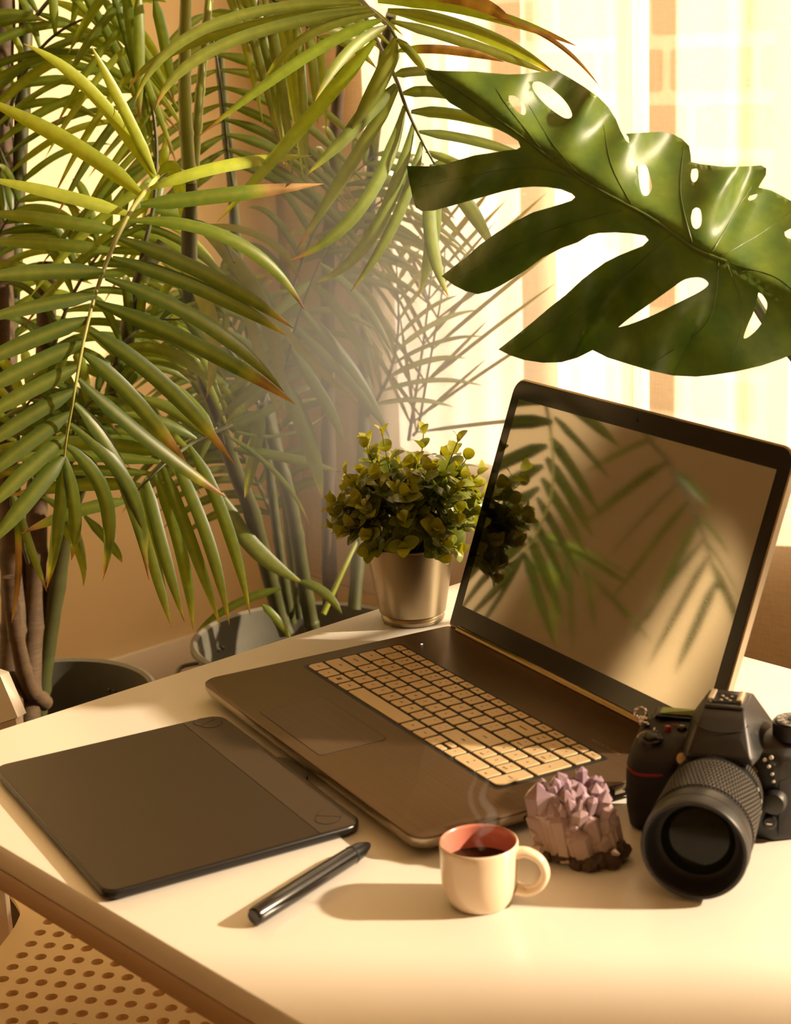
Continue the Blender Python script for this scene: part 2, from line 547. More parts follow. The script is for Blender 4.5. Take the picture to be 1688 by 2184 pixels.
sunshade(.36, .75, 'heavy tan drape added left of the gap to shade the wall, out of the picture', 2)
sunshade(.97, 1.08, 'narrow heavy tan drape added right of the gap to shade the wall, out of the picture', 3)
rod = thing('curtain_rod', 'thin brass curtain rod above the window', 'curtain rod', WP(.5, DC, 3.485))
MB().tube([WP(UC + .05, DC + .015, 3.485), WP(2.75, DC + .015, 3.485)], .011, 10).build('rod', mat('brass', srgb(190, 150, 90), .3, 1), rod, world=True)
for u in (UC + .2, 0.85, 2.6):
    MB().tube([WP(u, DC + .015, 3.485), WP(u, DW, 3.485)], .008, 8).build('bracket', MATS['brass'], rod, world=True)

# ------------------------------------------------------------------ table
m_table = mat('table_laminate', srgb(240, 234, 224), 0.28, spec=0.5, nscale=5, col2=srgb(236, 229, 218))
m_edge = mat('table_edge_band', srgb(184, 150, 110), 0.5, nscale=10)
m_metal = mat('leg_metal', srgb(205, 195, 180), 0.35, metal=0.7, nscale=30)
LT, WT = 1.60, 0.722
tb = thing('table', 'white laminate table holding the laptop, tablet, mug and camera', 'table', (CORNER.x, CORNER.y, 0), YAW)
# own axes: -x runs from the far corner to the left, -y runs along the window to the right
def TW(x, y, z=TZ): return WM[tb.name] @ Vector((x, y, z))
MB().box((-WT / 2, -LT / 2, TZ - .011), (WT, LT, .022), .0018, 2).build('table_top', m_table, tb)
MB().box((-WT + .010, -LT / 2, TZ - .032), (.02, LT - .02, .0195), .002, 2).build('apron', m_edge, tb)
MB().box((-.02, -LT / 2, TZ - .042), (.02, LT - .08, .04), .002, 2).build('apron', m_table, tb)
MB().box((-WT / 2, -.03, TZ - .042), (WT - .06, .02, .04), .002, 2).build('apron', m_table, tb)
MB().box((-WT / 2, -LT + .03, TZ - .042), (WT - .06, .02, .04), .002, 2).build('apron', m_table, tb)
_lp = WM[tb.name].inverted() @ PX(-85, 1960, 1.43)
for (x, y) in ((_lp.x, _lp.y), (-.05, -.06), (-.05, -LT + .06), (-WT + .06, -LT + .06)):
    l = MB().lathe([(.0165, .004), (.0165, TZ - .043)], 24, Matrix.Translation((x, y, 0))).build('leg', m_metal, tb)
    c = MB().lathe([(.024, TZ - .05), (.024, TZ - .0225)], 24, Matrix.Translation((x, y, 0))).build('leg_socket', m_metal, l)
    f = MB().lathe([(.018, 0), (.018, .012)], 20, Matrix.Translation((x, y, 0))).build('foot_cap', mat('black_rubber', srgb(25, 24, 22), .7), l)

# ------------------------------------------------------------------ chair with the perforated seat
m_chair = mat('cream_steel', srgb(226, 200, 150), 0.5, nscale=6)
pc = PZ(300, 2080, .455)
ch = thing('perforated_chair', 'cream metal chair with round perforations, tucked below the front table edge', 'chair', (pc.x, pc.y, 0), 0)
def sp(x, y, z=.455): return PZ(x, y, z) - Vector((pc.x, pc.y, 0))
a0, a1, a2 = sp(83, 1989), sp(122, 1993), sp(64, 2016)
ex = (sp(395, 2165) - sp(45, 2115)); ex = Vector((ex.x, ex.y)) ; ex.normalize()
ey = Vector((-ex.y, ex.x))
PITCHH = 0.0226
def tol(p): return Vector((p.x * ex.x + p.y * ex.y, p.x * ey.x + p.y * ey.y))
outp = [(20, 1905), (34, 1925), (43, 1945), (38, 1962), (26, 1984), (0, 2018), (-40, 2060), (-90, 2140), (-110, 2330), (150, 2400), (480, 2330), (560, 2215), (520, 2150), (330, 2010), (150, 1900)]
outl = [tol(sp(*p)) for p in [q[:2] for q in spline(outp + [outp[0]], 70)][:-1]]
org = tol(sp(85.3, 1989.2))
la = (tol(sp(163.5, 1995.7)) - org) / 2; lb = (tol(sp(5.9, 2088.4)) - org) / 4
holes = []
for j in range(-8, 30):
    for i in range(-12, 40):
        c = org + la * i + lb * j
        ring = [c + Vector((math.cos(2 * math.pi * k / 16), math.sin(2 * math.pi * k / 16))) * .31 * la.length for k in range(16)]
        big = [c + Vector((math.cos(2 * math.pi * k / 12), math.sin(2 * math.pi * k / 12))) * .85 * la.length for k in range(12)]
        if all(poly_in(q, outl) for q in big): holes.append(ring)
ov, fs = cdt(outl, holes)
def un(p):
    q = ex * p.x + ey * p.y
    dx = p.x - org.x
    return Vector((q.x, q.y, .455))
vs, ff = solid([un(p) for p in ov], fs, Vector((0, 0, -.006)))
MB().raw(vs, ff).build('seat', m_chair, ch, 30)
cx = sum((p for p in outl), Vector((0, 0))) / len(outl)
for (kx, ky) in ((.09, .12), (-.05, -.16), (.16, -.1), (-.1, .0)):
    p = un(cx + Vector((kx, ky)))
    q = p + Vector((p.x, p.y, 0)) * .25
    MB().tube([p - Vector((0, 0, .003)), Vector((q.x, q.y, .0))], [.012, .010], 12).build('leg', m_chair, ch)

# white chair beyond the left table edge
wc0 = PX(-60, 1500, 1.66)
wc = thing('white_chair', 'white wooden chair beyond the left table edge, only its backrest corner showing', 'chair', (wc0.x, wc0.y, 0), 0)
q = [PX(0, 1441, 1.75), PX(38, 1530, 1.74), PX(-320, 1650, 1.78), PX(-320, 1330, 1.80)]
vs, ff = solid(q, [[0, 1, 2, 3]], Vector((.004, .022, -.004)))
MB().raw(vs, ff).build('backrest', m_white, wc, 0, world=True)
vs, ff = solid([PX(33, 1533, 1.755), PX(38, 1562, 1.755), PX(-300, 1668, 1.79), PX(-300, 1640, 1.79)], [[0, 1, 2, 3]], Vector((.004, .014, 0)))
MB().raw(vs, ff).build('lower_rail', m_white, wc, 0, world=True)
for (x, y, d) in ((-52, 1562, 1.765), (-290, 1634, 1.79)):
    p = PX(x, y, d) + Vector((0, .016, 0))
    MB().box((0, 0, 0), (.022, .018, p.z), .002, 2, Matrix.Translation((p.x, p.y, p.z / 2))).build('post', m_white, wc, world=True)
    MB().box((0, 0, 0), (.02, .02, .42), .002, 2, Matrix.Translation((p.x - .10, p.y + .32, .21))).build('leg', m_white, wc, world=True)
p = PX(-230, 1620, 1.79)
MB().box((0, 0, 0), (.26, .30, .02), .006, 2, Matrix.Translation((p.x - .06, p.y + .22, .43))).build('seat', m_white, wc, world=True)
# ------------------------------------------------------------------ drawing tablet
m_tab = mat('tablet_plastic', srgb(44, 32, 17), 0.45, spec=0.35, nscale=30, bump=0.08, bscale=900)
m_tab2 = mat('tablet_band', srgb(60, 47, 32), 0.47, spec=0.35, nscale=30)
m_blk = mat('black_plastic', srgb(20, 19, 18), 0.32, nscale=30)
m_groove = mat('dark_groove', srgb(14, 12, 10), 0.8, nscale=30)
TO = (-0.16524, 1.46232); TYAW = -1.068
TWID, TDEP = 0.2755, 0.2115
tab = thing('drawing_tablet', 'black drawing tablet lying in front of the laptop', 'tablet', (TO[0], TO[1], TZ), TYAW)
rr = [.012, .012, .016, .016]
b = MB().loft([rrect(.003, TWID - .003, -TDEP + .003, -.003, rr, 0.0), rrect(0, TWID, -TDEP, 0, rr, .003),
               rrect(0, TWID, -TDEP, 0, rr, .0072), rrect(.0012, TWID - .0012, -TDEP + .0012, -.0012, rr, .0085)])
b.build('body', m_blk, tab, 50)
MB().loft([rrect(.002, TWID - .002, -TDEP + .002, -.0388, [.010, .010, .0006, .0006], .008), rrect(.002, TWID - .002, -TDEP + .002, -.0388, [.010, .010, .0006, .0006], .0091)]).build('drawing_surface', m_tab, tab)
MB().loft([rrect(.002, TWID - .002, -.0382, -.002, [.0006, .0006, .014, .014], .008), rrect(.002, TWID - .002, -.0382, -.002, [.0006, .0006, .014, .014], .0091)]).build('button_band', m_tab2, tab)
# two oval express key pairs, each split across its middle
for (cx, cy, ang) in ((.0152, -.0195, R(24)), (.2510, -.0195, R(-40))):
    M = Matrix.Translation((cx, cy, 0)) @ Matrix.Rotation(ang, 4, 'Z')
    rw, rh = .0135, .0095
    g_ = MB().loft([[M @ v for v in rrect(-rw - .0006, rw + .0006, -rh - .0006, rh + .0006, rh, z)] for z in (.0088, .00915)])
    gr = g_.build('key_groove', m_groove, tab)
    for sgn in (-1, 1):
        pts = []
        for v in rrect(-rw, rw, -rh, rh, rh - .0002, 0):
            x = v.x
            x = max(x, .0004) if sgn > 0 else min(x, -.0004)
            pts.append(Vector((x, v.y, 0)))
        MB().loft([[M @ Vector((p.x, p.y, .009)) for p in pts], [M @ Vector((p.x, p.y, .00945)) for p in pts]]).build('express_key', m_tab2, gr)
# pen loop on the far edge
lp = [Vector((.118 + .054 * k / 12, .0 + .009 * math.sin(math.pi * k / 12) ** .6, 0)) for k in range(13)]
MB().loft([[Vector((p.x, p.y, z)) for p in lp + [Vector((.172, -.003, 0)), Vector((.118, -.003, 0))]] for z in (.0035, .0078)]).build('pen_loop', m_blk, tab)

# ------------------------------------------------------------------ stylus
pe, pt = PZ(541, 1960, TZ + .006), PZ(790, 1803, TZ + .006)
d_ = Vector((pt.x - pe.x, pt.y - pe.y)); L = d_.length
pen = thing('stylus', 'slim glossy black stylus pen lying beside the tablet', 'pen', (pe.x, pe.y, TZ), math.atan2(d_.y, d_.x))
m_pen = mat('pen_gloss', srgb(22, 20, 18), 0.18, coat=0.4, nscale=30)
M = Matrix.Translation((0, 0, .0073)) @ Matrix.Rotation(R(90), 4, 'Y')
MB().lathe([(.0050, .0), (.0064, .0012), (.0070, .004), (.0072, .05), (.0070, .09), (.0069, L - .03), (.0067, L - .022)], 28, M).build('barrel', m_pen, pen)
MB().lathe([(.0067, L - .0218), (.0060, L - .012), (.0032, L - .004), (.0022, L - .002)], 24, M).build('tip_cone', m_blk, pen)
MB().lathe([(.0011, L - .004), (.0011, L - .0008), (.0006, L)], 12, M).build('nib', m_groove, pen)
MB().lathe([(.0070, L - .0232), (.0070, L - .0218)], 28, M).build('seam_ring', m_groove, pen)

# ------------------------------------------------------------------ laptop
LO = (-0.19008, 1.52496); LYAW = -1.071
LW, LD, LH = 0.410, 0.276, 0.0185
lap = thing('laptop', 'open dark grey laptop with gold-lit keys, palms mirrored in its screen', 'laptop', (LO[0], LO[1], TZ), LYAW)
m_lap = mat('brushed_dark_metal', srgb(106, 86, 64), 0.42, metal=0.6, nscale=60, col2=srgb(90, 72, 52), stretch=(0.06, 6, 1))
m_lapside = mat('satin_silver', srgb(176, 162, 140), 0.33, metal=0.85, nscale=30)
m_lapbot = mat('laptop_bottom', srgb(40, 36, 32), 0.6, nscale=30)
m_key = mat('gold_key', srgb(214, 190, 148), 0.42, metal=0.35, nscale=200, col2=srgb(206, 180, 138))
m_keyside = mat('key_well', srgb(22, 19, 16), 0.6, nscale=30)
m_leg = mat('key_print', srgb(74, 58, 40), 0.7, nscale=30)
m_bez = mat('screen_bezel', srgb(10, 10, 9), 0.12, spec=0.25, nscale=30)
cr = [.016, .016, .008, .008]
MB().loft([rrect(.010, LW - .010, .006, LD - .004, cr, .0035), rrect(.003, LW - .003, .002, LD - .001, cr, .008),
           rrect(0, LW, 0, LD, cr, .0135), rrect(0, LW, 0, LD, cr, .0165)]).build('lower_shell', m_lapside, lap, 40)
bs = MB().loft([rrect(.0, LW, .0, LD, cr, .0166), rrect(.0, LW, .0, LD, cr, .0178), rrect(.0009, LW - .0009, .0009, LD - .0009, cr, .0186)]).build('palm_rest', m_lap, lap, 40)
MB().loft([rrect(.012, LW - .012, .008, LD - .006, cr, .0028), rrect(.012, LW - .012, .008, LD - .006, cr, .0036)]).build('bottom_plate', m_lapbot, lap)
for (x, y) in ((.03, .03), (LW - .03, .03), (.03, LD - .03), (LW - .03, LD - .03)):
    MB().lathe([(.008, 0), (.0075, .0032)], 16, Matrix.Translation((x, y, 0))).build('rubber_foot', MATS['black_rubber'], lap)
# trackpad
tp = MB().loft([rrect(.1065, .2275, .0115, .0765, .004, .0184), rrect(.1065, .2275, .0115, .0765, .004, .01868)]).build('trackpad_groove', m_groove, lap)
MB().loft([rrect(.1072, .2268, .0122, .0758, .0038, .0185), rrect(.1072, .2268, .0122, .0758, .0038, .01885)]).build('trackpad', m_lap, tp)
# keyboard
KX, KY, KW, KD = .0245, .0985, .340, .1045
U = KW / 19.0
RH = KD / 5.62
well = MB().loft([rrect(KX - .003, KX + KW + .003, KY - .002, KY + KD + .002, .004, .0183), rrect(KX - .003, KX + KW + .003, KY - .002, KY + KD + .002, .004, .01872)]).build('keyboard_recess', m_keyside, lap)
def key(x0, x1, y0, y1, txt, ts=.0042, dx=0.0, dy=0.0, rad=.0012, half=False):
    g_ = .0016
    r_ = rad if hasattr(rad, '__len__') else [rad] * 4
    base = MB().loft([rrect(x0 + g_ * .5, x1 - g_ * .5, y0 + g_ * .5, y1 - g_ * .5, r_, .0186), rrect(x0 + g_ * .5, x1 - g_ * .5, y0 + g_ * .5, y1 - g_ * .5, r_, .0189)])
    k = MB().loft([rrect(x0 + g_, x1 - g_, y0 + g_, y1 - g_, r_, .0187), rrect(x0 + g_, x1 - g_, y0 + g_, y1 - g_, r_, .0198), rrect(x0 + g_ + .0003, x1 - g_ - .0003, y0 + g_ + .0003, y1 - g_ - .0003, r_, .0201)]).build('key', m_key, lap, 30)
    base.build('key_surround', m_keyside, k)
    if txt == 'WIN':
        for (a_, b_) in ((0, 0), (1, 0), (0, 1), (1, 1)):
            MB().box(((x0 + x1) / 2 - .0016 + .0026 * a_, (y0 + y1) / 2 - .0012 + .0026 * b_, .02015), (.0022, .0022, .0002)).build('legend', m_leg, k)
    elif txt:
        for n_, t_ in enumerate(txt.split('|')):
            mm = Matrix.Translation(((x0 + x1) / 2 + dx, (y0 + y1) / 2 + dy + (-.0028 + .0058 * n_ if '|' in txt else 0), .02012))
            text_mesh('legend', t_, ts, mm, m_leg, k)
y = KY
rows = []
def row(y0, y1, items, x=KX):
    for it in items:
        w, t = it[0], it[1]
        kw = it[2] if len(it) > 2 else {}
        if t is not None:
            key(x, x + w * U, y0, y1, t, **kw)
        x += w * U
    return x
c1 = .0045
S5 = dict(ts=.0030)
Y = [KY + RH * i for i in range(6)]
row(Y[0], Y[1], [(1.175, 'ctrl', dict(ts=.0030, rad=[c1, .001, .001, .001])), (1.175, 'fn', S5), (1.175, 'WIN'), (1.175, 'alt', S5), (5.4, ''), (1.15, 'alt', S5), (1.15, 'ctrl', S5), (.95, '<', S5)])
xa = KX + 13.35 * U
row(Y[0], Y[0] + RH / 2, [(.8, 'v', dict(ts=.0028))], xa)
row(Y[0] + RH / 2, Y[1], [(.8, '^', dict(ts=.0028))], xa)
row(Y[0], Y[1], [(.85, '>', S5)], xa + .8 * U)
row(Y[0], Y[1], [(2, 'ins|0', dict(ts=.0034, rad=[c1, .001, .001, .001])), (1, 'del|.', dict(ts=.003))], KX + 15 * U)
key(KX + 18 * U, KX + 19 * U, Y[0], Y[2], 'enter', .0030, rad=[.001, c1, .001, .001])
row(Y[1], Y[2], [(2.2, 'shift', S5)] + [(1, t) for t in 'ZXCVBNM'] + [(1, ',|<', dict(ts=.0032)), (1, '.|>', dict(ts=.0032)), (1, '/|?', dict(ts=.0032)), (2.8, 'shift', S5), (1, 'end|1', dict(ts=.0034)), (1, '2'), (1, 'pgdn|3', dict(ts=.0032))])
row(Y[2], Y[3], [(1.8, 'caps lock', dict(ts=.0026))] + [(1, t) for t in 'ASDFGHJKL'] + [(1, ';|:', dict(ts=.0032)), (1, "'|\"", dict(ts=.0032)), (2.2, 'enter', S5), (1, '4'), (1, '5'), (1, '6')])
key(KX + 18 * U, KX + 19 * U, Y[2], Y[4], '+', .005)
row(Y[3], Y[4], [(1.5, 'tab', S5)] + [(1, t) for t in 'QWERTYUIOP'] + [(1, '[|{', dict(ts=.0032)), (1, ']|}', dict(ts=.0032)), (1.5, '\\|~', dict(ts=.0032)), (1, 'home|7', dict(ts=.003)), (1, '8'), (1, 'pgup|9', dict(ts=.003))])
row(Y[4], Y[5], [(1, '`|~', dict(ts=.0032))] + [(1, t + '|' + s_, dict(ts=.0034)) for t, s_ in zip('1234567890-=', '!@#$%^&*()_+')] + [(2, 'backspace', dict(ts=.0028)), (1, 'num|lock', dict(ts=.0026)), (1, '/'), (1, '*'), (1, '-')])
fr = ['esc'] + ['f%d' % i for i in range(1, 13)] + ['prt sc', 'delete', 'home', 'pg up', 'pg dn', 'end']
for i, t in enumerate(fr):
    rd = [.001] * 4
    if i == 0: rd = [.001, .001, .001, .0035]
    if i == 18: rd = [.001, .001, .0035, .001]
    key(KX + i * U, KX + (i + 1) * U, Y[5], KY + KD, t, .0024 if len(t) > 3 else .0028, rad=rd)
# power light, maker's print, hinge, ports
MB().lathe([(.0011, .0186), (.0011, .0189)], 12, Matrix.Translation((.034, .2215, 0))).build('power_light', mat('white_led', (.9, .85, 1, 1), .4, emit=((.9, .85, 1, 1), 1.2)), lap)
text_mesh('print', 'BANG & OLUFSEN', .0046, Matrix.Translation((.345, .2172, .0187)), mat('faint_gold_print', srgb(140, 112, 66), .5), lap)
m_hinge = mat('hinge_metal', srgb(150, 128, 88), 0.28, metal=0.9, nscale=40, stretch=(.05, 4, 1))
MB().tube([(.020, LD - .0035, .0195), (LW - .020, LD - .0035, .0195)], .0042, 16).build('hinge_bar', m_hinge, lap)
for k, (y0, w, h) in enumerate(((.150, .014, .006), (.172, .014, .006), (.200, .020, .009), (.235, .010, .006), (.10, .012, .003))):
    p = MB().box((LW - .0006, y0, .0118), (.003, w, h), .0006, 1).build('port', m_groove, lap)
    MB().box((LW - .0004, y0, .0118), (.0028, w * .6, h * .3), .0003, 1).build('port_tongue', m_lapside, p)
# lid
TH = 1.225
HL = .2605
ML = Matrix.Translation((0, LD - .004, .0175)) @ Matrix.Rotation(TH, 4, 'X')
lid = MB().loft([[ML @ v for v in rrect(0, LW, .0015, HL, [.004, .004, .016, .016], z)] for z in (-.0062, -.0056, -.0006)] +
                [[ML @ v for v in rrect(.0010, LW - .0010, .0025, HL - .0010, [.004, .004, .0155, .0155], 0)]]).build('lid', m_lapside, lap, 40)
MB().loft([[ML @ v for v in rrect(.0018, LW - .0018, .0035, HL - .0018, [.004, .004, .0145, .0145], z)] for z in (-.0004, .0005)]).build('bezel', m_bez, lid)
m_scr = bpy.data.materials.new('screen_glass'); m_scr.use_nodes = True
_b = m_scr.node_tree.nodes['Principled BSDF']
_n = m_scr.node_tree.nodes.new('ShaderNodeTexNoise'); _n.inputs['Scale'].default_value = 120
_r = m_scr.node_tree.nodes.new('ShaderNodeMapRange'); _r.inputs['To Min'].default_value = .03; _r.inputs['To Max'].default_value = .07
m_scr.node_tree.links.new(_n.outputs[0], _r.inputs['Value']); m_scr.node_tree.links.new(_r.outputs[0], _b.inputs['Roughness'])
_b.inputs['Base Color'].default_value = srgb(14, 12, 9); _b.inputs['Specular IOR Level'].default_value = 1.0; _b.inputs['IOR'].default_value = 2.3
MB().loft([[ML @ v for v in rrect(.0155, LW - .0155, .026, HL - .0205, .0008, z)] for z in (.0004, .0008)]).build('screen', m_scr, lid)
MB().lathe([(.0014, .0004), (.0014, .0007)], 14, ML @ Matrix.Translation((LW / 2, HL - .011, 0))).build('webcam', m_groove, lid)

# ------------------------------------------------------------------ espresso mug
m_mug = mat('cream_glaze', srgb(236, 214, 186), 0.22, coat=0.5, nscale=25, col2=srgb(230, 206, 176))
m_pink = mat('pink_glaze', srgb(205, 130, 112), 0.25, coat=0.3, nscale=25)
m_cof = mat('coffee', srgb(46, 24, 6), 0.08, nscale=20)
mug = thing('espresso_mug', 'small cream mug with pink inside, full of coffee', 'mug', (.0487, 1.102, TZ), R(-14))
MB().lathe([(.0195, .0), (.0205, .0006), (.0222, .003), (.0250, .0085), (.0268, .016), (.0274, .026), (.0276, .040), (.0278, .0455), (.0275, .0466), (.0268, .0470)], 56, cap1=False).build('body', m_mug, mug, 60)
MB().lathe([(.0268, .0470), (.0260, .0465), (.0256, .0445), (.0252, .030), (.0244, .016), (.021, .008), (.012, .006), (.0004, .006)], 56, cap0=False).build('inner_wall', m_pink, mug, 60)
MB().lathe([(.0251, .0300), (.0246, .0296), (.0003, .0296)], 48, cap0=False).build('coffee', m_cof, mug, 60)
hp = spline([(.0262, 0, .0395), (.034, 0, .0405), (.043, 0, .0355), (.0468, 0, .0255), (.0425, 0, .0155), (.034, 0, .0112), (.0262, 0, .0125)], 28)
rings = []
for k, p in enumerate(hp):
    a = Vector(hp[min(k + 1, 28)]) - Vector(hp[max(k - 1, 0)]); a.normalize()
    nn = Vector((-a.z, 0, a.x)); e = 1 + .35 * (abs(k - 14) / 14) ** 3
    rings.append([Vector(p) + nn * (.0033 * e * math.cos(q)) + Vector((0, 1, 0)) * (.0046 * e * math.sin(q)) for q in [2 * math.pi * i / 14 for i in range(14)]])
MB().loft(rings).build('handle', m_mug, mug, 60)
# steam curling off the coffee
m_st = bpy.data.materials.new('steam_vapour'); m_st.use_nodes = True
_nt = m_st.node_tree; _nt.nodes.remove(_nt.nodes['Principled BSDF'])
_v = _nt.nodes.new('ShaderNodeVolumeScatter'); _v.inputs['Color'].default_value = (1, .97, .93, 1); _v.inputs['Density'].default_value = 15
_nt.links.new(_v.outputs[0], _nt.nodes['Material Output'].inputs['Volume'])
st = thing('steam', 'faint wisps of steam curling up from the mug', 'steam', (.0487, 1.102, TZ + .031))
st['kind'] = 'stuff'
for pts in ([(1030, 1812, .0022), (1018, 1785, .0034), (1042, 1760, .005), (1050, 1735, .004), (1030, 1705, .003), (1034, 1680, .0022), (1046, 1660, .0012)],
            [(1016, 1795, .0012), (1030, 1765, .002), (1008, 1720, .0022), (1004, 1690, .002), (1016, 1655, .0014), (1012, 1630, .0008)]):
    sm = spline(pts, 36)
    MB().tube([PX(p[0], p[1], 1.195) for p in sm], [max(p[2], .0006) for p in sm], 10).build('wisp', m_st, st, 60, world=True)

# ------------------------------------------------------------------ amethyst cluster
m_ame = bpy.data.materials.new('amethyst'); m_ame.use_nodes = True
_nt = m_ame.node_tree; _b = _nt.nodes['Principled BSDF']
_tc = _nt.nodes.new('ShaderNodeTexCoord'); _sp = _nt.nodes.new('ShaderNodeSeparateXYZ'); _nt.links.new(_tc.outputs['Object'], _sp.inputs[0])
_ns = _nt.nodes.new('ShaderNodeTexNoise'); _ns.inputs['Scale'].default_value = 60; _ns.inputs['Detail'].default_value = 5; _nt.links.new(_tc.outputs['Object'], _ns.inputs['Vector'])
_ad = _nt.nodes.new('ShaderNodeMath'); _ad.operation = 'MULTIPLY_ADD'; _ad.inputs[1].default_value = .03; _nt.links.new(_ns.outputs[0], _ad.inputs[0]); _nt.links.new(_sp.outputs[2], _ad.inputs[2])
_mr = _nt.nodes.new('ShaderNodeMapRange'); _mr.inputs['From Min'].default_value = .008; _mr.inputs['From Max'].default_value = .085; _nt.links.new(_ad.outputs[0], _mr.inputs['Value'])
_cr = _nt.nodes.new('ShaderNodeValToRGB')
for p_, c_ in ((0, srgb(186, 160, 132)), (.35, srgb(236, 216, 198)), (.62, srgb(204, 182, 182)), (1, srgb(150, 126, 148))):
    e = _cr.color_ramp.elements[0] if p_ == 0 else (_cr.color_ramp.elements[1] if p_ == 1 else _cr.color_ramp.elements.new(p_))
    e.position = p_; e.color = c_
_nt.links.new(_mr.outputs[0], _cr.inputs[0]); _nt.links.new(_cr.outputs[0], _b.inputs['Base Color'])
_b.inputs['Roughness'].default_value = .16; _b.inputs['Subsurface Weight'].default_value = .35; _b.inputs['Subsurface Radius'].default_value = (.012, .008, .009)
_b.inputs['Coat Weight'].default_value = .3
m_rock = mat('dark_rock', srgb(38, 28, 20), .8, nscale=80, col2=srgb(90, 66, 44), bump=.6, bscale=120)
rnd = random.Random(5)
am = thing('amethyst_cluster', 'pale purple amethyst crystal cluster between mug and camera', 'crystal', (.1255, 1.166, TZ), R(-10))
# matrix rock at the base
b = bmesh.new(); bmesh.ops.create_icosphere(b, subdivisions=3, radius=1)
for v in b.verts:
    k = 1 + .10 * math.sin(v.co.x * 7 + 1) * math.cos(v.co.y * 6) + rnd.uniform(-.05, .05)
    v.co = Vector((v.co.x * .0335 * k + .003, v.co.y * .024 * k, max(0.0002, (v.co.z * .5 + .42) * .016 * k)))
MB().bm(b).build('matrix_rock', m_rock, am, 25)
def crystal(base, tip, r, hx=None):
    base, tip = Vector(base), Vector(tip)
    t = (tip - base).normalized(); a = t.cross(Vector((.3, .9, .1))).normalized(); bb_ = t.cross(a)
    L_ = (tip - base).length; ph = rnd.uniform(0, 1)
    ring = lambda p, rr: [p + (a * math.cos(ph + i * math.pi / 3) * rr + bb_ * math.sin(ph + i * math.pi / 3) * rr * rnd.uniform(.9, 1.1)) for i in range(6)]
    sh = L_ - r * rnd.uniform(.55, 1.0)
    vs = ring(base, r * .8) + ring(base + t * sh, r) + [tip + (a * rnd.uniform(-.2, .2) + bb_ * rnd.uniform(-.2, .2)) * r]
    fs = [[i, (i + 1) % 6, 6 + (i + 1) % 6, 6 + i] for i in range(6)] + [[6 + i, 6 + (i + 1) % 6, 12] for i in range(6)] + [[5, 4, 3, 2, 1, 0]]
    MB().raw(vs, fs).build('crystal', m_ame, am, 0)
# large columns forming the flanks, small points crowning the top
for i in range(26):
    a = 2 * math.pi * i / 26 + rnd.uniform(-.2, .2)
    bx, by = .026 * math.cos(a) + .002, .017 * math.sin(a)
    topx = -.004 + (.026 if math.cos(a) < 0 else .020) * math.cos(a)
    h = .050 - .010 * math.cos(a) + rnd.uniform(-.012, .006) - .008 * max(0, -math.sin(a))
    crystal((bx * .92, by * .92, .004 + rnd.uniform(0, .004)), (topx, .019 * math.sin(a) * .95, h), rnd.uniform(.0065, .0125))
for i in range(9):
    a = rnd.uniform(0, 6.28); q = rnd.uniform(.1, .6)
    crystal((.006 * math.cos(a), .005 * math.sin(a), .01), (-.003 + .022 * q * math.cos(a), .014 * q * math.sin(a), .058 + rnd.uniform(-.004, .005)), rnd.uniform(.007, .010))
for i in range(40):
    a = rnd.uniform(0, 6.28); q = math.sqrt(rnd.uniform(0.05, 1))
    x, y_ = -.004 + .024 * q * math.cos(a), .019 * q * math.sin(a)
    zt = .060 - .012 * q * q * (1 if math.cos(a) < 0 else 1.0) + (.010 if math.cos(a) > .5 and q > .4 and math.sin(a) > -.3 else 0) * .8
    zt += .006 if (math.cos(a) < -.2 and q < .7) else 0
    crystal((x * .8, y_ * .8, zt - .016), (x * 1.08 + rnd.uniform(-.002, .002), y_ * 1.1, zt + rnd.uniform(-.003, .004)), rnd.uniform(.0040, .0072))
for i in range(26):
    a = rnd.uniform(-2.9, -.2); z = rnd.uniform(.014, .046); q = 1.0 - .18 * (z / .05)
    x, y_ = .028 * q * math.cos(a), .020 * q * math.sin(a)
    crystal((x * .6, y_ * .6, z - .012), (x * 1.06, y_ * 1.1, z + rnd.uniform(.004, .016)), rnd.uniform(.0035, .0075))
for (x, y_, z) in ((-.032, -.010, .022), (-.030, -.014, .012), (.028, -.016, .010)):
    crystal((x * .7, y_ * .7, z * .7), (x * 1.12, y_ * 1.1, z * 1.15), .005)
for (x, y_, z, s_) in ((-.024, -.014, .006, .005), (.000, -.021, .004, .006), (.010, -.022, .005, .007), (.024, -.016, .006, .008), (.031, -.006, .010, .008), (.017, -.020, .008, .006)):
    b = bmesh.new(); bmesh.ops.create_icosphere(b, subdivisions=2, radius=s_)
    for v in b.verts: v.co = Vector((x, y_, z)) + v.co * rnd.uniform(.75, 1.15); v.co.z = max(v.co.z, .0003)
    MB().bm(b).build('rock_crumb', m_rock, am, 25)
# ------------------------------------------------------------------ DSLR camera
m_cb = mat('camera_black', srgb(30, 29, 27), 0.38, nscale=300, bump=.12, bscale=2500)
m_rub = mat('camera_rubber', srgb(16, 15, 14), 0.62, nscale=300, bump=.35, bscale=1800)
m_lens = mat('lens_barrel', srgb(26, 25, 23), 0.4, nscale=200)
m_rib = mat('lens_rib_rubber', srgb(62, 57, 50), 0.5, nscale=200)
m_chr = mat('chrome', srgb(220, 210, 195), .15, metal=1, nscale=30)
m_shoe = mat('shoe_metal', srgb(214, 196, 168), .35, metal=.6, nscale=30)
m_ink = mat('white_print', srgb(235, 228, 215), .5, nscale=30)
m_red = mat('red_plastic', srgb(140, 22, 26), .35, nscale=30)
m_grn = mat('green_print', srgb(70, 160, 50), .5, nscale=30)
m_lcd = mat('grey_green_lcd', srgb(96, 98, 52), .22, nscale=10)
m_gold = mat('gold_print', srgb(190, 150, 80), .4, nscale=30)
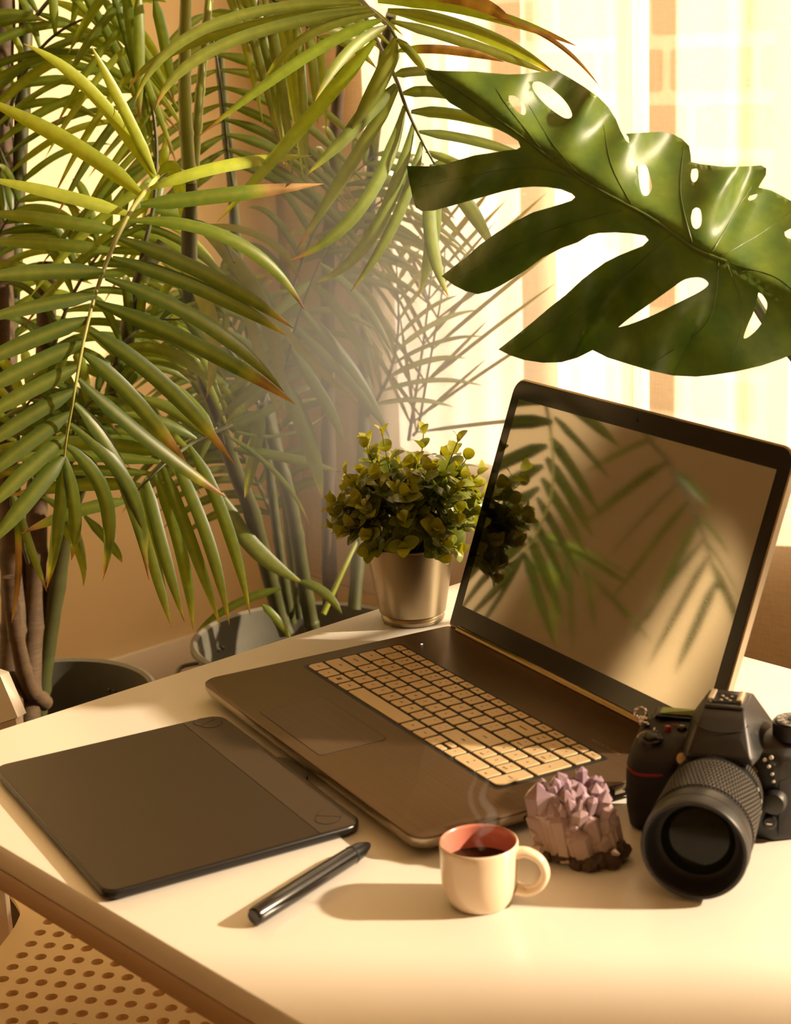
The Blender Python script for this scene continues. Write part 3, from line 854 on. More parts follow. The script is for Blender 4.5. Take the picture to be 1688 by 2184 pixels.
dc = thing('dslr_camera', 'black digital camera with a thick ribbed zoom lens facing forward', 'camera', (.1635, 1.203, TZ), -.346)
def ybody(pts_lo, pts_hi): pass
# body block behind the mount, with sloping shoulders
MB().hull([(.010, .022, .0005), (.010, .058, .0005), (.134, .058, .0005), (.134, .024, .0005), (.112, .012, .0005), (.046, .020, .0005),
           (.008, .022, .070), (.010, .058, .077), (.132, .058, .077), (.135, .022, .066), (.114, .010, .068), (.046, .018, .075), (.118, .03, .0785), (.03, .05, .0785)],
          .004, 3).build('body', m_cb, dc, 40)
# grip: lofted, rounder to the front
rings = []
for (z, x0, x1, y0, y1) in ((.0005, .005, .040, .006, .050), (.003, .002, .043, .003, .053), (.02, .0, .042, .000, .054), (.045, .0, .042, -.001, .054), (.056, .001, .043, -.003, .054), (.064, .003, .045, -.001, .054), (.070, .006, .046, .006, .053), (.0735, .012, .044, .015, .050)):
    lp_ = rrect(x0, x1, y0, y1, [.013, .011, .006, .008], z, 6)
    rings.append([Vector((p.x, p.y, p.z + (p.y - .02) * .10 * (1 if z > .05 else 0))) for p in lp_])
MB().loft(rings).build('grip', m_rub, dc, 50)
# red flash below the shutter deck
pts = [(.0006, .012, .0545), (.0035, .003, .0525), (.010, -.0018, .0505), (.020, -.0024, .0502), (.030, -.0016, .0515), (.037, .002, .0545), (.041, .008, .0585)]
MB().tube([p for p in spline(pts, 24)], [.0002 + .0011 * math.sin(math.pi * k / 24) ** .5 for k in range(25)], 8).build('red_accent', m_red, dc)
# prism hump with brow over the lens
hump = MB().hull([(.044, .002, .0705), (.101, .002, .0690), (.040, .056, .0760), (.106, .056, .0760), (.050, -.010, .0745), (.096, -.010, .0745), (.048, -.009, .0685), (.098, -.009, .0685),
                  (.0555, .012, .0960), (.0885, .012, .0960), (.0575, .020, .1005), (.0865, .020, .1005), (.0560, .056, .1005), (.0885, .056, .1005), (.060, -.001, .0855), (.086, -.001, .0855)],
                 .0026, 3).build('prism_housing', m_cb, dc, 40)
MB().hull([(.0575, .018, .1000), (.0865, .018, .1000), (.0575, .052, .1000), (.0865, .052, .1000), (.0575, .019, .1022), (.0865, .019, .1022), (.0575, .052, .1022), (.0865, .052, .1022)], .0008, 2).build('shoe_plate', m_cb, hump)
shoe = MB()
for sx in (-1, 1):
    shoe.box((.072 + sx * .0105, .0335, .1052), (.0042, .0190, .0016), .0005, 2)
    shoe.box((.072 + sx * .0118, .0335, .1038), (.0018, .0185, .0028), .0003, 1)
shoe.build('hot_shoe_rail', m_shoe, hump)
MB().box((.072, .033, .1026), (.0175, .018, .0010), .0003, 1).build('shoe_floor', m_blk, hump)
for (x, y_) in ((.072, .033), (.0685, .0375), (.0755, .0375), (.0685, .029), (.0755, .029)):
    MB().lathe([(.0013, .1030), (.0012, .1034)], 12, Matrix.Translation((x, y_, 0))).build('shoe_contact', m_shoe, hump)
# flash seam across the hump front
MB().tube(spline([(.0525, .0105, .0915), (.058, .0035, .0895), (.072, .0008, .0883), (.086, .0035, .0895), (.0915, .0105, .0915)], 20), .0005, 6).build('flash_seam', m_groove, hump)
# flash bolt mark on the right cheek
MB().raw([(.0975, .010, .0893), (.0985, .0095, .0868), (.0978, .0097, .0868), (.0990, .009, .0842), (.0966, .0102, .0872), (.0974, .0098, .0872)], [[0, 1, 2, 4], [2, 3, 4]]).build('flash_mark', m_ink, hump, 0)
# top LCD, sunk behind the shutter deck
MB().hull([(.014, .044, .0775), (.050, .044, .0775), (.014, .060, .0775), (.050, .060, .0775), (.016, .043, .0805), (.050, .042, .0805), (.014, .060, .0815), (.050, .060, .0815)], .0012, 2).build('lcd_housing', m_blk, dc)
MB().box((.034, .0515, .0815), (.030, .0125, .0012), .0004, 1, Matrix.Translation((0, 0, 0))).build('top_lcd', m_lcd, dc)
# shutter button and collar on the sloping deck
MS = Matrix.Translation((.0185, .0145, .0722)) @ Matrix.Rotation(R(10), 4, 'X')
MB().lathe([(.0090, -.003), (.0090, .0018), (.0082, .0026)], 28, MS).build('power_collar', m_cb, dc)
sb = MB().lathe([(.0062, .0), (.0060, .0046), (.0040, .0055)], 24, MS).build('shutter_button', m_blk, dc)
MB().box((.0078, -.003, .0032), (.0060, .0032, .0022), .0006, 1, MS).build('power_lever', m_cb, dc)
arc = [MS @ Vector((.0104 * math.cos(a), .0104 * math.sin(a), .0012)) for a in [R(70 + 12 * k) for k in range(11)]]
MB().tube(arc, .00045, 5).build('power_mark', m_gold, dc)
MB().box((0, .0128, .0014), (.0011, .0034, .0004), 0, 1, MS).build('off_mark', m_ink, dc)
for (x, y_, z, r, m_, nm) in ((.0105, .0335, .0752, .0034, m_blk, 'mode_button'), (.0285, .029, .0758, .0026, m_red, 'record_button'), (.0390, .0305, .0765, .0040, m_blk, 'exposure_button')):
    k = MB().lathe([(r, -.003), (r, .0016), (r * .8, .0024)], 20, Matrix.Translation((x, y_, z))).build(nm, m_, dc)
    MB().box((x, y_, z + .0025), (r * .9, r * .35, .0003), 0).build('button_mark', m_gold if nm == 'mode_button' else m_ink, k)
MB().box((.0335, .0345, .0776), (.0062, .0020, .0004), 0).build('record_mark', m_red, dc)
# front AF lamp, command dial, function buttons
MF = Matrix.Translation((.0445, .0035, .0640)) @ Matrix.Rotation(R(75), 4, 'X')
MB().lathe([(.0058, -.004), (.0058, .0015), (.0047, .0019)], 24, MF).build('lamp_ring', m_cb, dc)
MB().lathe([(.0046, .001), (.0044, .0021), (.002, .0030)], 24, MF).build('focus_lamp', mat('lamp_glass', srgb(200, 168, 120), .2, nscale=30), dc)
# strap lug on the shoulder
def ring_pts(c, r, ax, n=16):
    return [Vector(c) + (Vector((math.cos(2 * math.pi * k / n), 0, math.sin(2 * math.pi * k / n))) if ax == 'y' else Vector((0, math.cos(2 * math.pi * k / n), math.sin(2 * math.pi * k / n)))) * r for k in range(n + 1)]
lug = MB().tube(ring_pts((.004, .047, .0795), .0045, 'y'), .0011, 8).build('strap_lug', m_chr, dc)
MB().box((.006, .047, .0735), (.008, .006, .007), .0018, 2).build('lug_base', m_chr, lug)
# mode dial on the far shoulder
MD = Matrix.Translation((.1205, .036, .0775))
dl = MB().lathe([(.0145, -.001), (.0148, .004), (.0146, .0105)], 40, MD).build('release_dial', m_cb, dc)
kn = MB()
for k in range(48):
    a = 2 * math.pi * k / 48
    kn.box((.0142 * math.cos(a), .0142 * math.sin(a), .0045), (.0011, .0006, .006), 0, 1, MD)
kn.build('dial_knurl', m_rub, dl)
MB().lathe([(.0132, .0105), (.0130, .0122), (.0125, .0124)], 40, MD).build('mode_dial', m_blk, dl)
MB().lathe([(.0131, .0116), (.0131, .0124), (.0127, .0125), (.0127, .0116)], 40, MD, False, False).build('dial_rim', m_chr, dl)
for k in range(11):
    a = 2 * math.pi * k / 11 + .2
    t_ = ['M', 'A', 'S', 'P', 'U1', 'U2', 'EFF', 'SC', 'AUTO', 'OFF', 'ON'][k]
    text_mesh('dial_mark', t_, .0040, MD @ Matrix.Rotation(a, 4, 'Z') @ Matrix.Translation((.0092, 0, .0126)), m_grn if t_ == 'AUTO' else m_ink, dl)
MB().lathe([(.0040, .0122), (.0038, .0130)], 20, MD).build('dial_button', m_rub, dl)
# lens mount, barrel, rings
LX, LZ = .070, .0395
MLn = Matrix.Translation((LX, .022, LZ)) @ Matrix.Rotation(R(90), 4, 'X')     # own z runs out of the mount
lens = MB().lathe([(.0300, .0), (.0318, .004), (.0318, .016), (.0325, .017), (.0325, .030), (.0338, .031), (.0352, .072), (.0356, .089), (.0362, .091), (.0366, .094), (.0366, .1005), (.0374, .1015), (.0374, .1180), (.0366, .1198), (.0345, .1198), (.0330, .1180), (.0318, .1120), (.0312, .1090)], 72, MLn, True, False).build('lens_barrel', m_lens, dc, 35)
def ribs(z0, z1, r0, r1, n, w, nm, m_, rows_=1):
    q = MB()
    q.lathe([(r0 - .0004, z0), (r1 - .0004, z1)], 64, MLn, False, False)
    dz = (z1 - z0) / rows_
    for j in range(rows_):
        for k in range(n):
            a = 2 * math.pi * (k + (.5 if j % 2 else 0)) / n
            rr_ = r0 + (r1 - r0) * (j + .5) / rows_
            MM = MLn @ Matrix.Rotation(a, 4, 'Z') @ Matrix.Translation((rr_ + .0002, 0, z0 + dz * (j + .5)))
            q.box((0, 0, 0), (.0016, w, dz * (.80 if rows_ > 1 else .97)), 0, 1, MM)
    return q.build(nm, m_, lens, 30)
ribs(.041, .090, .0346, .0362, 78, .0017, 'zoom_ring', m_rib, 10)
ribs(.020, .029, .0330, .0333, 90, .0013, 'focus_ring', m_rib)
for z, r in ((.0315, .0344), (.0385, .0348), (.0925, .0368)):
    MB().lathe([(r - .0012, z), (r, z + .0003), (r, z + .0011), (r - .0012, z + .0014)], 64, MLn, False, False).build('barrel_groove', m_groove, lens)
MB().lathe([(.0374, .1060), (.0377, .1063), (.0377, .1072), (.0374, .1075)], 72, MLn, False, False).build('filter_ring', m_cb, lens)
MB().lathe([(.0326, .1160), (.0310, .1090), (.0296, .1050), (.0280, .1030), (.0262, .1022)], 64, MLn, False, False).build('inner_ring', m_rub, lens)
m_glass = mat('coated_lens_glass', srgb(18, 19, 8), .10, spec=.2, nscale=20)
MB().lathe([(.0262, .1022), (.022, .1046), (.016, .1062), (.009, .1071), (.0004, .1074)], 64, MLn, False, False).build('front_glass', m_glass, lens, 60)
# print on the barrel (short gold bars and focal length numbers)
for k, t_ in enumerate(('18', '35', '50')):
    a = R(-8 + 15 * k)
    text_mesh('focal_mark', t_, .0030, MLn @ Matrix.Rotation(a, 4, 'Z') @ Matrix.Translation((.0352, 0, .0355)) @ Matrix.Rotation(R(90), 4, 'Y') @ Matrix.Rotation(R(-90), 4, 'Z'), m_ink, lens)
for k in range(4):
    MB().box((.0323, (k - 1.5) * .0026, .011), (.0006, .0017, .0034), 0, 1, MLn @ Matrix.Rotation(R(38), 4, 'Z')).build('gold_mark', m_gold, lens)
# release knob, drive labels and connector doors on the right of the mount
MK = Matrix.Translation((.111, .0115, .034)) @ Matrix.Rotation(R(90), 4, 'X')
MB().lathe([(.0098, -.004), (.0096, .004), (.0080, .0075), (.0055, .0085)], 28, MK).build('lens_release', m_cb, dc)
MB().hull([(.1145, .010, .050), (.132, .0205, .054), (.132, .021, .010), (.1145, .010, .006), (.1145, .012, .050), (.132, .023, .054), (.132, .023, .010), (.1145, .012, .006)], .0008, 2).build('port_door', m_rub, dc)
for k, (x, y_, z, w) in enumerate(((.104, .0075, .0672, .0030), (.1085, .0085, .0690, .0034), (.107, .0078, .0620, .0028), (.1095, .0084, .0560, .0026), (.1105, .0088, .0500, .0024))):
    MB().lathe([(w * .44, -.002), (w * .42, .0007)], 14, Matrix.Translation((x, y_, z)) @ Matrix.Rotation(R(72), 4, 'X')).build('side_button_print', m_ink, dc)
MB().lathe([(.0055, -.003), (.0052, .004), (.004, .005)], 20, Matrix.Translation((.1085, .010, .018)) @ Matrix.Rotation(R(90), 4, 'X')).build('focus_switch', m_blk, dc)
MB().box((.1085, .0045, .018), (.0042, .0012, .0014), .0003, 1).build('focus_switch_lever', m_chr, dc)
# ------------------------------------------------------------------ potted palms
m_leaf = leaf_mat('palm_leaf', .40, .45)
m_cane = mat('palm_cane', srgb(70, 78, 34), .5, nscale=14, col2=srgb(48, 44, 24), stretch=(1, 1, 3))
m_caneb = mat('palm_cane_old', srgb(92, 72, 44), .75, nscale=20, col2=srgb(52, 38, 24), stretch=(1, 1, 4), bump=.4, bscale=60)
m_zinc = mat('galvanised_zinc', srgb(112, 110, 98), .55, metal=.5, nscale=10, col2=srgb(84, 83, 74), bump=.2, bscale=40)
m_soil = mat('potting_soil', srgb(40, 28, 18), .95, nscale=60, bump=.9, bscale=90)
prnd = random.Random(21)
GREENS = [srgb(74, 104, 34), srgb(62, 94, 34), srgb(92, 116, 36), srgb(54, 84, 36), srgb(80, 110, 44)]
BROWN, TAN, YEL = srgb(98, 66, 40), srgb(160, 126, 84), srgb(160, 158, 60)
def mixc(a, b, t): return tuple(x + (y - x) * t for x, y in zip(a, b))

def leaflet(parent, P0, P1, P2, w, brown=1.2, col=None, tilt=0.0, segs=16, name='leaflet'):
    """a pleated strap leaf along a quadratic curve, folded along its midrib"""
    col = col or prnd.choice(GREENS)
    if isinstance(col, tuple) and len(col) == 3: col = col + (1,)
    vs = []; fs = []; cs = []
    tw = prnd.uniform(-.35, .35) + tilt
    for k in range(segs + 1):
        t = k / segs
        p = P0 * (1 - t) ** 2 + P1 * (2 * t * (1 - t)) + P2 * t * t
        d = (P1 - P0) * (2 * (1 - t)) + (P2 - P1) * (2 * t)
        d = d.normalized() if d.length > 1e-6 else Vector((0, 0, -1))
        nrm = ((CAM - p).normalized() + Vector((prnd.uniform(-.02, .02), 0, .35))).normalized()
        nrm = Quaternion(d, tw + .25 * (t - .5)) @ nrm
        s = d.cross(nrm)
        if s.length < 1e-4: s = Vector((1, 0, 0))
        s.normalize(); nn = s.cross(d).normalized()
        ww = .95 * w * min(1, .34 + 3.6 * t) * (1 - max(0, (t - .56) / .44) ** 1.8 * .97)
        fold = .28
        vs += [p - s * ww * .5 - nn * ww * fold * .35, p - s * ww * .25 + nn * ww * .04, p + nn * ww * fold * .15, p + s * ww * .25 + nn * ww * .04, p + s * ww * .5 - nn * ww * fold * .35]
        if t > brown: c = mixc(BROWN, TAN, prnd.uniform(0, 1))
        elif t > brown - .12: c = mixc(col, YEL, .8 * (t - brown + .12) / .12)
        else: c = mixc(col, YEL, .18 * t)
        cs += [mixc(c, (0, 0, 0, 1), .10), c, mixc(c, YEL, .22), c, mixc(c, (0, 0, 0, 1), .10)]
        if k:
            a, b = (k - 1) * 5, k * 5
            for j in range(4): fs.append([a + j, a + j + 1, b + j + 1, b + j])
    return MB().raw(vs, fs).build(name, m_leaf, parent, 180, world=True, cols=cs)

def frond(palm, rach, r0=.004, r1=.0012, label=None, mat_=None):
    sm = spline(rach, 30)
    pts = [PX(*p[:3]) for p in sm]
    o = MB().tube(pts, [r0 + (r1 - r0) * k / 30 for k in range(31)], 7).build('frond', mat_ or m_cane, palm, 60, world=True)
    return o, sm, pts

def lf(fr, base, tip, w=.016, ctrl=None, d=None, td=0.0, brown=None, col=None, sag=0.0, tilt=0.0):
    """leaflet given where its base and tip stand; ctrl bends it"""
    P0 = PX(base[0], base[1], d); P2 = PX(tip[0], tip[1], d + td)
    if ctrl is None: ctrl = ((base[0] + tip[0]) / 2, (base[1] + tip[1]) / 2 - 6)
    P1 = PX(2 * ctrl[0] - (base[0] + tip[0]) / 2, 2 * ctrl[1] - (base[1] + tip[1]) / 2, d + td * .35 - .01)
    if brown is None: brown = prnd.choice([1.2, 1.2, .93, .96, .9])
    return leaflet(fr, P0, P1, P2, w, brown, col, tilt)

def auto(palm, rach, n, L0, a0, a1, droop, w=.013, sides=(1, -1), t0=.12, td=.05, brownp=.5, cols=None, r0=.004):
    """a whole frond: leaflets swing from a0 to a1 degrees off the rachis, and hang by droop"""
    fr, sm, pts = frond(palm, rach, r0)
    for i in range(n):
        t = t0 + (1 - t0) * i / (n - 1)
        k = min(int(t * 30), 29); f = t * 30 - k
        b = tuple(sm[k][j] + (sm[k + 1][j] - sm[k][j]) * f for j in range(3))
        tx, ty = sm[k + 1][0] - sm[k][0], sm[k + 1][1] - sm[k][1]
        ang = math.atan2(ty, tx)
        for s in sides:
            L_ = L0 * (.75 + .5 * math.sin(math.pi * min(1, t * .9 + .1))) * prnd.uniform(.85, 1.1) * (1 if t < .85 else .8)
            a = ang + s * R(a0 + (a1 - a0) * t + prnd.uniform(-6, 6))
            vx, vy = math.cos(a) * L_, math.sin(a) * L_
            tip = (b[0] + vx, b[1] + vy + droop * L_)
            ctrl = (b[0] + vx * .5, b[1] + vy * .5 + droop * L_ * .18)
            lf(fr, b[:2], tip, w * prnd.uniform(.8, 1.15), ctrl, b[2], prnd.uniform(-td, td), .92 if prnd.random() < brownp else 1.2,
               prnd.choice(cols) if cols else None)
    return fr

def tub(palm, c, Rr, h, rivets):
    MBt = Matrix.Translation((0, 0, 0))
    MB().lathe([(Rr * .80, .002), (Rr * .82, 0.004), (Rr * .97, h - .012), (Rr, h - .008), (Rr + .006, h - .004), (Rr + .006, h + .003), (Rr, h + .006), (Rr - .006, h + .002), (Rr - .007, h - .010), (Rr * .95, h - .06), (Rr * .9, h - .12)], 64, cap1=False).build('tub', m_zinc, palm, 40)
    MB().lathe([(Rr * .915, h - .10), (Rr * .7, h - .092), (Rr * .3, h - .097), (.001, h - .09)], 40, cap0=False).build('soil', m_soil, palm, 60)
    for sgn in (-1, 1):
        hd = MB().tube(spline([(sgn * (Rr * .97), -.04, h - .05), (sgn * (Rr + .03), -.035, h - .055), (sgn * (Rr + .035), 0, h - .06), (sgn * (Rr + .03), .035, h - .055), (sgn * (Rr * .97), .04, h - .05)], 16), .004, 8).build('handle', m_zinc, palm)
    for a in rivets:
        for k in (-1, 1):
            p = Vector((math.cos(a + k * .035) * (Rr * .955), math.sin(a + k * .035) * (Rr * .955), h - .045))
            b_ = bmesh.new(); bmesh.ops.create_icosphere(b_, subdivisions=1, radius=.0045)
            MB().bm(b_, Matrix.Translation(p)).build('rivet', m_zinc, palm)

def cane(palm, pts, r, m_=None, nodes=True):
    sm = spline([p[:3] for p in pts], 40)
    P = [PX(*p) for p in sm]
    rad = []
    for k in range(41):
        q = r * (1.12 - .25 * k / 40)
        if nodes and k % 7 == 3: q *= 1.14
        rad.append(q)
    return MB().tube(P, rad, 12).build('cane', m_ or m_cane, palm, 60, world=True)

# right palm -------------------------------------------------------
pr = thing('potted_palm', 'tall areca palm in the zinc tub behind the laptop, fronds arching forward', 'potted palm', (-.167, 2.824, 0))
tub(pr, None, .19, .35, (2.6, 3.4))
cane(pr, [(612, 1352, 2.98), (589, 1284, 2.96), (539, 1098, 2.85), (498, 994, 2.75), (468, 890, 2.68), (435, 795, 2.62), (408, 640, 2.5), (404, 480, 2.38), (404, 380, 2.28)], .0125)
cane(pr, [(405, 390, 2.28), (396, 250, 2.25), (394, 120, 2.25), (398, -60, 2.25)], .0085, mat('young_stem', srgb(132, 142, 44), .42, nscale=12, col2=srgb(104, 116, 36)))
cane(pr, [(412, 385, 2.30), (424, 230, 2.30), (436, 100, 2.32), (452, -60, 2.34)], .0062, MATS['young_stem'])
cane(pr, [(668, 1345, 2.99), (655, 1280, 2.97), (622, 1081, 2.9), (581, 932, 2.86), (560, 860, 2.84)], .0118)
cane(pr, [(622, 1330, 3.04), (600, 1200, 3.0), (575, 1010, 2.96), (555, 880, 2.92)], .0085)
cane(pr, [(704, 1300, 3.06), (702, 1100, 3.06), (700, 850, 3.04), (700, 600, 3.02), (708, 420, 3.0), (722, 200, 2.95), (738, 40, 2.9)], .0120, m_caneb)
cane(pr, [(756, 1300, 3.04), (770, 1100, 3.05), (776, 900, 3.05), (780, 700, 3.04), (790, 420, 3.0), (808, 200, 2.9), (835, 30, 2.8)], .0105)
cane(pr, [(640, 1320, 3.05), (600, 1000, 3.05), (545, 760, 3.02), (512, 600, 3.0), (495, 400, 2.95), (480, 250, 2.9), (468, 120, 2.85)], .0090)
cane(pr, [(690, 1310, 3.0), (735, 1210, 3.02), (775, 1130, 3.05), (820, 1060, 3.05)], .0045, MATS['young_stem'], False)

BR = [srgb(136, 158, 44), srgb(120, 146, 42), srgb(106, 134, 44)]
# front frond hanging over the left of the picture
F1, _, _ = frond(pr, [(402, 372, 2.28), (372, 362, 2.16), (345, 368, 2.06), (303, 417, 1.97), (276, 456, 1.94), (238, 533, 1.90), (203, 630, 1.87), (178, 729, 1.85), (160, 830, 1.84), (143, 928, 1.85), (137, 973, 1.86)], .0038, .0012, mat_=mat('frond_rib', srgb(138, 140, 66), .45, nscale=20))
L = [((328, 380), (50, 93), (195, 195), .016, .97, 0), ((331, 374), (195, 98), None, .014, 1.2, 0), ((303, 417), (-60, 200), (150, 305), .020, 1.2, 0), ((276, 456), (-40, 378), None, .019, 1.2, 0), ((253, 494), (-45, 452), None, .018, 1.2, 1),
     ((238, 533), (-60, 514), None, .018, 1.2, 1), ((220, 579), (-60, 594), None, .018, 1.2, 2), ((203, 630), (-60, 688), None, .019, 1.2, 2), ((189, 680), (-70, 788), None, .019, 1.2, 2), ((178, 731), (-70, 852), None, .019, 1.2, 2),
     ((168, 782), (-60, 905), None, .018, 1.2, 2), ((160, 832), (-60, 970), None, .018, 1.2, 2), ((151, 880), (-50, 1036), None, .018, 1.2, 2), ((143, 930), (-40, 1100), None, .018, 1.2, 2), ((137, 972), (-30, 1172), (60, 1065), .019, 1.2, 2)]
Rr_ = [((320, 402), (666, 332), (480, 352), .019, 1.2, 0), ((300, 436), (690, 392), (470, 416), .019, .74, 1), ((275, 470), (652, 664), (500, 512), .018, .93, 1), ((255, 508), (626, 700), (450, 588), .019, .92, 2), ((240, 550), (612, 716), (440, 620), .018, .94, 2),
      ((225, 592), (606, 836), (440, 690), .019, 1.2, 2), ((205, 645), (630, 862), (430, 742), .019, .80, 2), ((192, 705), (500, 990), (350, 820), .019, .84, 2), ((180, 755), (410, 1010), (290, 855), .018, .78, 2), ((168, 808), (486, 1062), (330, 950), .018, .82, 2),
      ((160, 860), (318, 1238), (260, 1010), .018, .93, 2), ((150, 905), (312, 1206), (270, 1030), .017, .9, 2), ((143, 950), (218, 1240), (225, 1065), .017, .93, 2), ((137, 972), (152, 1195), (160, 1090), .015, .92, 2), ((136, 974), (100, 1255), (125, 1110), .015, .9, 2)]
TONE = {0: srgb(152, 168, 50), 1: srgb(102, 130, 40), 2: srgb(60, 80, 28)}  # sunlight put into the leaf colour: top leaflets brighter, lower ones darker
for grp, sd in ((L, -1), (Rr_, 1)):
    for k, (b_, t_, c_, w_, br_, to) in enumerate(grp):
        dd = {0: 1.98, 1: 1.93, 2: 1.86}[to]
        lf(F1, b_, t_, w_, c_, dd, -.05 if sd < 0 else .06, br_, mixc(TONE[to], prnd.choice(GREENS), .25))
lf(F1, (345, 365), (352, 292), .011, (352, 330), 2.05, .0, 1.2, BR[0])
lf(F1, (352, 362), (385, 470), .018, (378, 380), 2.05, .0, 1.2, BR[0])
lf(F1, (340, 372), (388, 372), .012, (365, 352), 2.04, .0, 1.2, BR[0])

# upper frond sweeping over the middle
F2, _, _ = frond(pr, [(735, -60, 2.35), (772, 0, 2.15), (800, 30, 2.05), (831, 58, 1.98), (845, 80, 1.96)], .0036, .0018)
T2 = srgb(98, 114, 52)
for (b_, t_, c_, w_, br_, cl) in [((770, 6), (285, 225), (440, 58), .016, .95, T2), ((785, 14), (275, 190), (430, 82), .017, .93, T2), ((790, 22), (330, 236), (470, 98), .017, .92, T2), ((801, 30), (556, 202), (640, 85), .016, .93, T2),
                                  ((815, 42), (418, 296), (650, 122), .017, .92, BR[2]), ((828, 56), (672, 216), (742, 112), .015, .94, T2), ((800, 86), (462, 475), (650, 262), .021, .95, BR[1]), ((846, 80), (742, 284), (808, 176), .025, .97, T2),
                                  ((806, 2), (1230, 98), (1010, 22), .018, .86, BR[1]), ((827, 22), (1194, 164), (1020, 70), .019, .93, T2), ((833, 44), (1180, 160), (1000, 92), .017, .96, T2), ((846, 108), (1075, 132), (960, 106), .014, .22, BR[1]), ((848, 83), (914, 162), None, .012, 1.2, T2),
                                  ((845, -12), (1102, 60), (1000, 0), .020, .28, YEL), ((1040, 40), (1280, 185), (1170, 80), .007, .05, TAN)]:
    lf(F2, b_, t_, w_ * .86, c_, 1.98, prnd.uniform(-.06, .06), br_, cl)
F2b, _, _ = frond(pr, [(750, -50, 2.45), (773, 20, 2.25), (815, 108, 2.1), (844, 166, 2.03), (865, 224, 2.0), (885, 270, 1.99), (906, 311, 1.98), (927, 350, 1.99)], .0034, .0012)
for (b_, t_, c_, w_, br_) in [((848, 187), (632, 534), (752, 345), .018, .93), ((864, 226), (618, 556), (772, 440), .018, .92), ((883, 263), (676, 602), (800, 492), .018, .96), ((900, 303), (748, 622), (846, 468), .015, .96), ((845, 180), (655, 372), (755, 275), .018, .95), ((835, 150), (700, 330), (775, 235), .013, .9),
                              ((842, 160), (935, 156), None, .013, 1.2), ((860, 199), (1010, 216), (930, 196), .015, 1.2), ((877, 238), (1100, 282), (985, 246), .016, 1.2), ((893, 280), (1130, 335), (1010, 298), .017, 1.2), ((910, 322), (1040, 385), None, .015, 1.2),
                              ((922, 350), (892, 632), (925, 490), .020, .96), ((925, 352), (957, 632), (920, 500), .020, .96), ((927, 352), (1062, 545), (990, 425), .022, .94), ((925, 350), (1030, 372), (975, 350), .011, .9)]:
    lf(F2b, b_, t_, w_ * .9, c_, 2.0, prnd.uniform(-.05, .05), br_, mixc(T2, prnd.choice(GREENS), .5))
# lower hanging frond
F3, _, _ = frond(pr, [(500, 905, 2.6), (468, 918, 2.35), (420, 940, 2.15), (370, 975, 2.05), (330, 1010, 2.02), (290, 1050, 2.02)], .0034, .0012)
for (b_, t_, c_, w_, br_) in [((300, 1040), (366, 1338), (325, 1180), .016, .94), ((312, 1020), (394, 1328), (345, 1160), .016, .95), ((330, 1008), (412, 1344), (385, 1170), .016, .94), ((345, 992), (471, 1337), (405, 1150), .016, .94), ((368, 975), (490, 1334), (440, 1140), .016, .94), ((405, 952), (534, 1312), (480, 1110), .016, .95),
                              ((352, 968), (-30, 958), (160, 945), .019, 1.2), ((340, 985), (-30, 985), (150, 970), .017, .95), ((322, 1010), (-20, 1012), (140, 1002), .014, .92), ((300, 1035), (20, 1058), (150, 1036), .016, .9), ((270, 1068), (45, 1138), (160, 1090), .019, .82), ((420, 935), (260, 880), (340, 895), .016, 1.2), ((440, 930), (290, 850), (360, 870), .014, 1.2), ((455, 922), (330, 800), (400, 850), .014, 1.2)]:
    lf(F3, b_, t_, w_, c_, 2.04, prnd.uniform(-.04, .04), br_, mixc(srgb(96, 116, 44), prnd.choice(GREENS), .4))
# frond of the lower middle, leaflets falling to the right
F7, _, _ = frond(pr, [(560, 880, 2.84), (590, 840, 2.6), (603, 807, 2.5), (628, 705, 2.42), (660, 612, 2.4), (700, 520, 2.4)], .0032, .0012)
for (b_, t_, c_, w_, br_) in [((640, 658), (832, 936), (745, 780), .021, 1.2), ((628, 695), (818, 910), (735, 795), .022, 1.2), ((618, 741), (736, 945), (690, 850), .018, 1.2), ((603, 813), (688, 1064), (655, 930), .026, .97), ((662, 605), (800, 830), (740, 690), .016, 1.2), ((680, 560), (840, 760), (770, 640), .014, 1.2),
                              ((600, 800), (480, 905), None, .018, 1.2), ((610, 770), (470, 890), (530, 835), .018, 1.2), ((622, 730), (465, 860), (540, 790), .017, 1.2), ((636, 680), (500, 800), None, .016, 1.2), ((650, 640), (520, 770), None, .015, 1.2), ((665, 600), (560, 700), None, .015, 1.2)]:
    lf(F7, b_, t_, w_, c_, 2.45, prnd.uniform(-.05, .05), br_, mixc(srgb(100, 118, 44), prnd.choice(GREENS), .4))
F9, _, _ = frond(pr, [(480, 960, 2.74), (470, 915, 2.6), (462, 900, 2.5)], .003, .0018)
for (b_, t_, c_, w_, br_) in [((466, 912), (690, 848), (580, 872), .010, .96), ((498, 958), (725, 1006), (610, 976), .016, .97), ((468, 915), (660, 820), (560, 880), .016, 1.2), ((560, 872), (522, 1062), (540, 970), .022, .97), ((470, 920), (660, 1120), (590, 1010), .008, .9), ((470, 905), (592, 742), None, .020, 1.2), ((468, 900), (560, 730), None, .018, 1.2), ((474, 908), (610, 760), None, .018, 1.2), ((462, 905), (418, 1000), None, .012, .9), ((466, 905), (700, 880), (590, 930), .006, .9),
                              ((470, 1052), (650, 1245), (540, 1165), .030, .98), ((600, 1255), (418, 1348), (500, 1290), .015, .98), ((640, 1240), (730, 1310), (690, 1262), .018, 1.2), ((560, 1290), (625, 1370), (590, 1320), .014, 1.2)]:
    lf(F9, b_, t_, w_, c_, 2.55 if b_[1] < 1040 else 2.85, prnd.uniform(-.04, .04), br_, mixc(srgb(96, 114, 44), prnd.choice(GREENS), .4))
